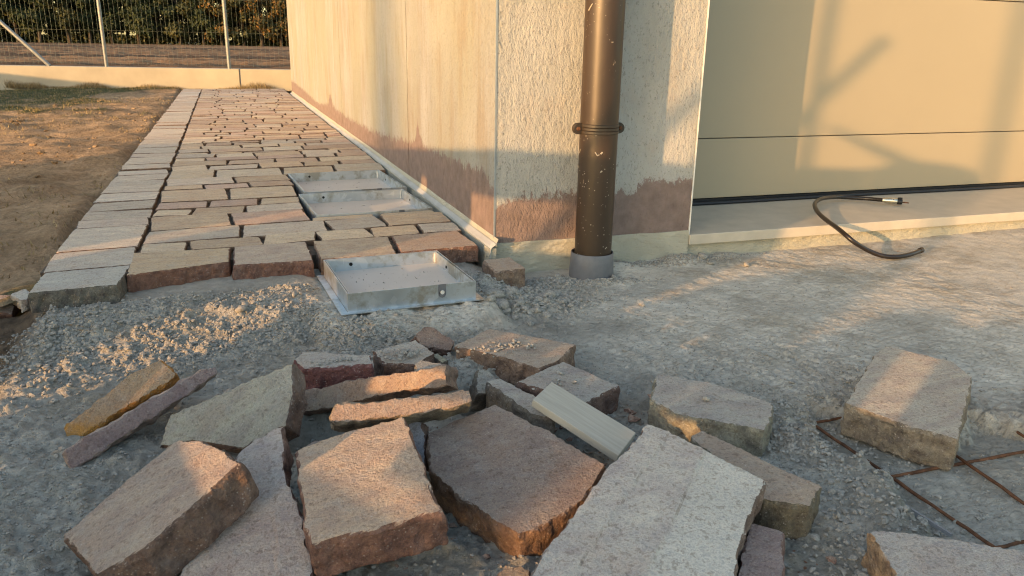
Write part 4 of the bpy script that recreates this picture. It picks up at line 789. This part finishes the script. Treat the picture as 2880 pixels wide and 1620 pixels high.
board('tall_shade_panel', [(.162,g),(.40,g),(.44,-.07),(.50,.09),(.50,.32),(.315,.297),(.31,.268),(.162,.268)], s, 'tall narrow panel added unseen behind the viewer to cast shade', 'panel')  # added panel that shades the ground and wall around the downpipe
board('leaning_prop', [(.036,-.02),(.066,-.02),(.512,.80),(.480,.81)], -4.0, 'slanting timber prop behind the viewer', 'prop', .03)
board('scaffold_post', [(.307,-.5),(.341,-.5),(.404,2.0),(.370,2.0)], -4.3, 'thin upright scaffold post behind the viewer', 'post', .025, M_post)
board('humped_shade_board', [(.502,.185),(.80,.19),(.80,.31),(.79,.36),(.74,.375),(.60,.375),(.56,.35),(.502,.325)], s-.3, 'humped board added unseen behind the viewer to shade the garage door', 'board')  # added silhouette for the box-like shadow on the garage door
board('slanted_shade_strip', [(.56,.355),(.62,.375),(.40,.465),(.385,.455)], s-1.5, 'short slanted strip added unseen behind the viewer to shade the garage door', 'shadow board')  # added strip for the slanted arm of the door shadow, no barrow behind it
board('scaffold_post', [(.80,-1.1),(.845,-1.1),(.865,2.0),(.815,2.0)], -7.5, 'thicker scaffold post farther behind the viewer', 'post', .04, M_post)
board('wedge_shade_board', [(.45,-.088),(.67,-.088),(.71,-.128),(.825,-.128),(.835,-.07),(.80,.024),(.68,.02),(.52,-.03)], s+.2, 'wedge shaped board added unseen behind the viewer to shade the ground', 'board')  # added silhouette that shades the ground right of the heap
board('broad_shade_panel', [(.162,-.45),(.825,-.45),(.825,-.145),(.402,-.145),(.402,-.11),(.162,-.11)], s+.1, 'low broad panel added unseen behind the viewer to shade the heap', 'panel')  # added panel keeping the sun off the lower stones of the heap
board('viewer_shadow_board', [(.93,-.45),(1.07,-.45),(1.07,-.01),(.95,-.02),(.90,-.05),(.86,-.07),(.845,-.112),(.93,-.112)], s+.3, 'unseen board added for the left part of the shadow of the viewer', 'board')  # added outline standing in for the viewer's body, left part of its shadow
board('filler_shade_board', [(1.06,-.45),(1.14,-.45),(1.14,-.085),(1.06,-.085)], s+.45, 'low filler board added unseen to block stray sun', 'board')  # added to keep stray sun off the big pale slab
board('viewer_shadow_board', [(1.13,-.45),(1.7,-.45),(1.7,.03),(1.5,.02),(1.3,.0),(1.13,-.01)], s+.3, 'unseen board added for the right part of the shadow of the viewer', 'board')  # added outline standing in for the viewer's body, right part of its shadow
board('far_shade_upright', [(-1.60,-8.6),(-1.14,-8.6),(-1.18,3.5),(-1.54,3.5)], -60, 'broad upright added unseen far behind the viewer to shade the wall', 'trunk', .4, M_bark)  # invented upright, added for the soft band of shade on the side wall
board('yard_shade_board', [(-40,-.6),(-5.6,-.6),(-5.9,.10),(-7.3,.34),(-8.0,.37),(-40,.37)], -1.8, 'long low board added unseen left of the yard to shade the grass', 'bank', .3, M_yard)  # added board in soil material that shades the low wall and left yard
print('pavers', npav)
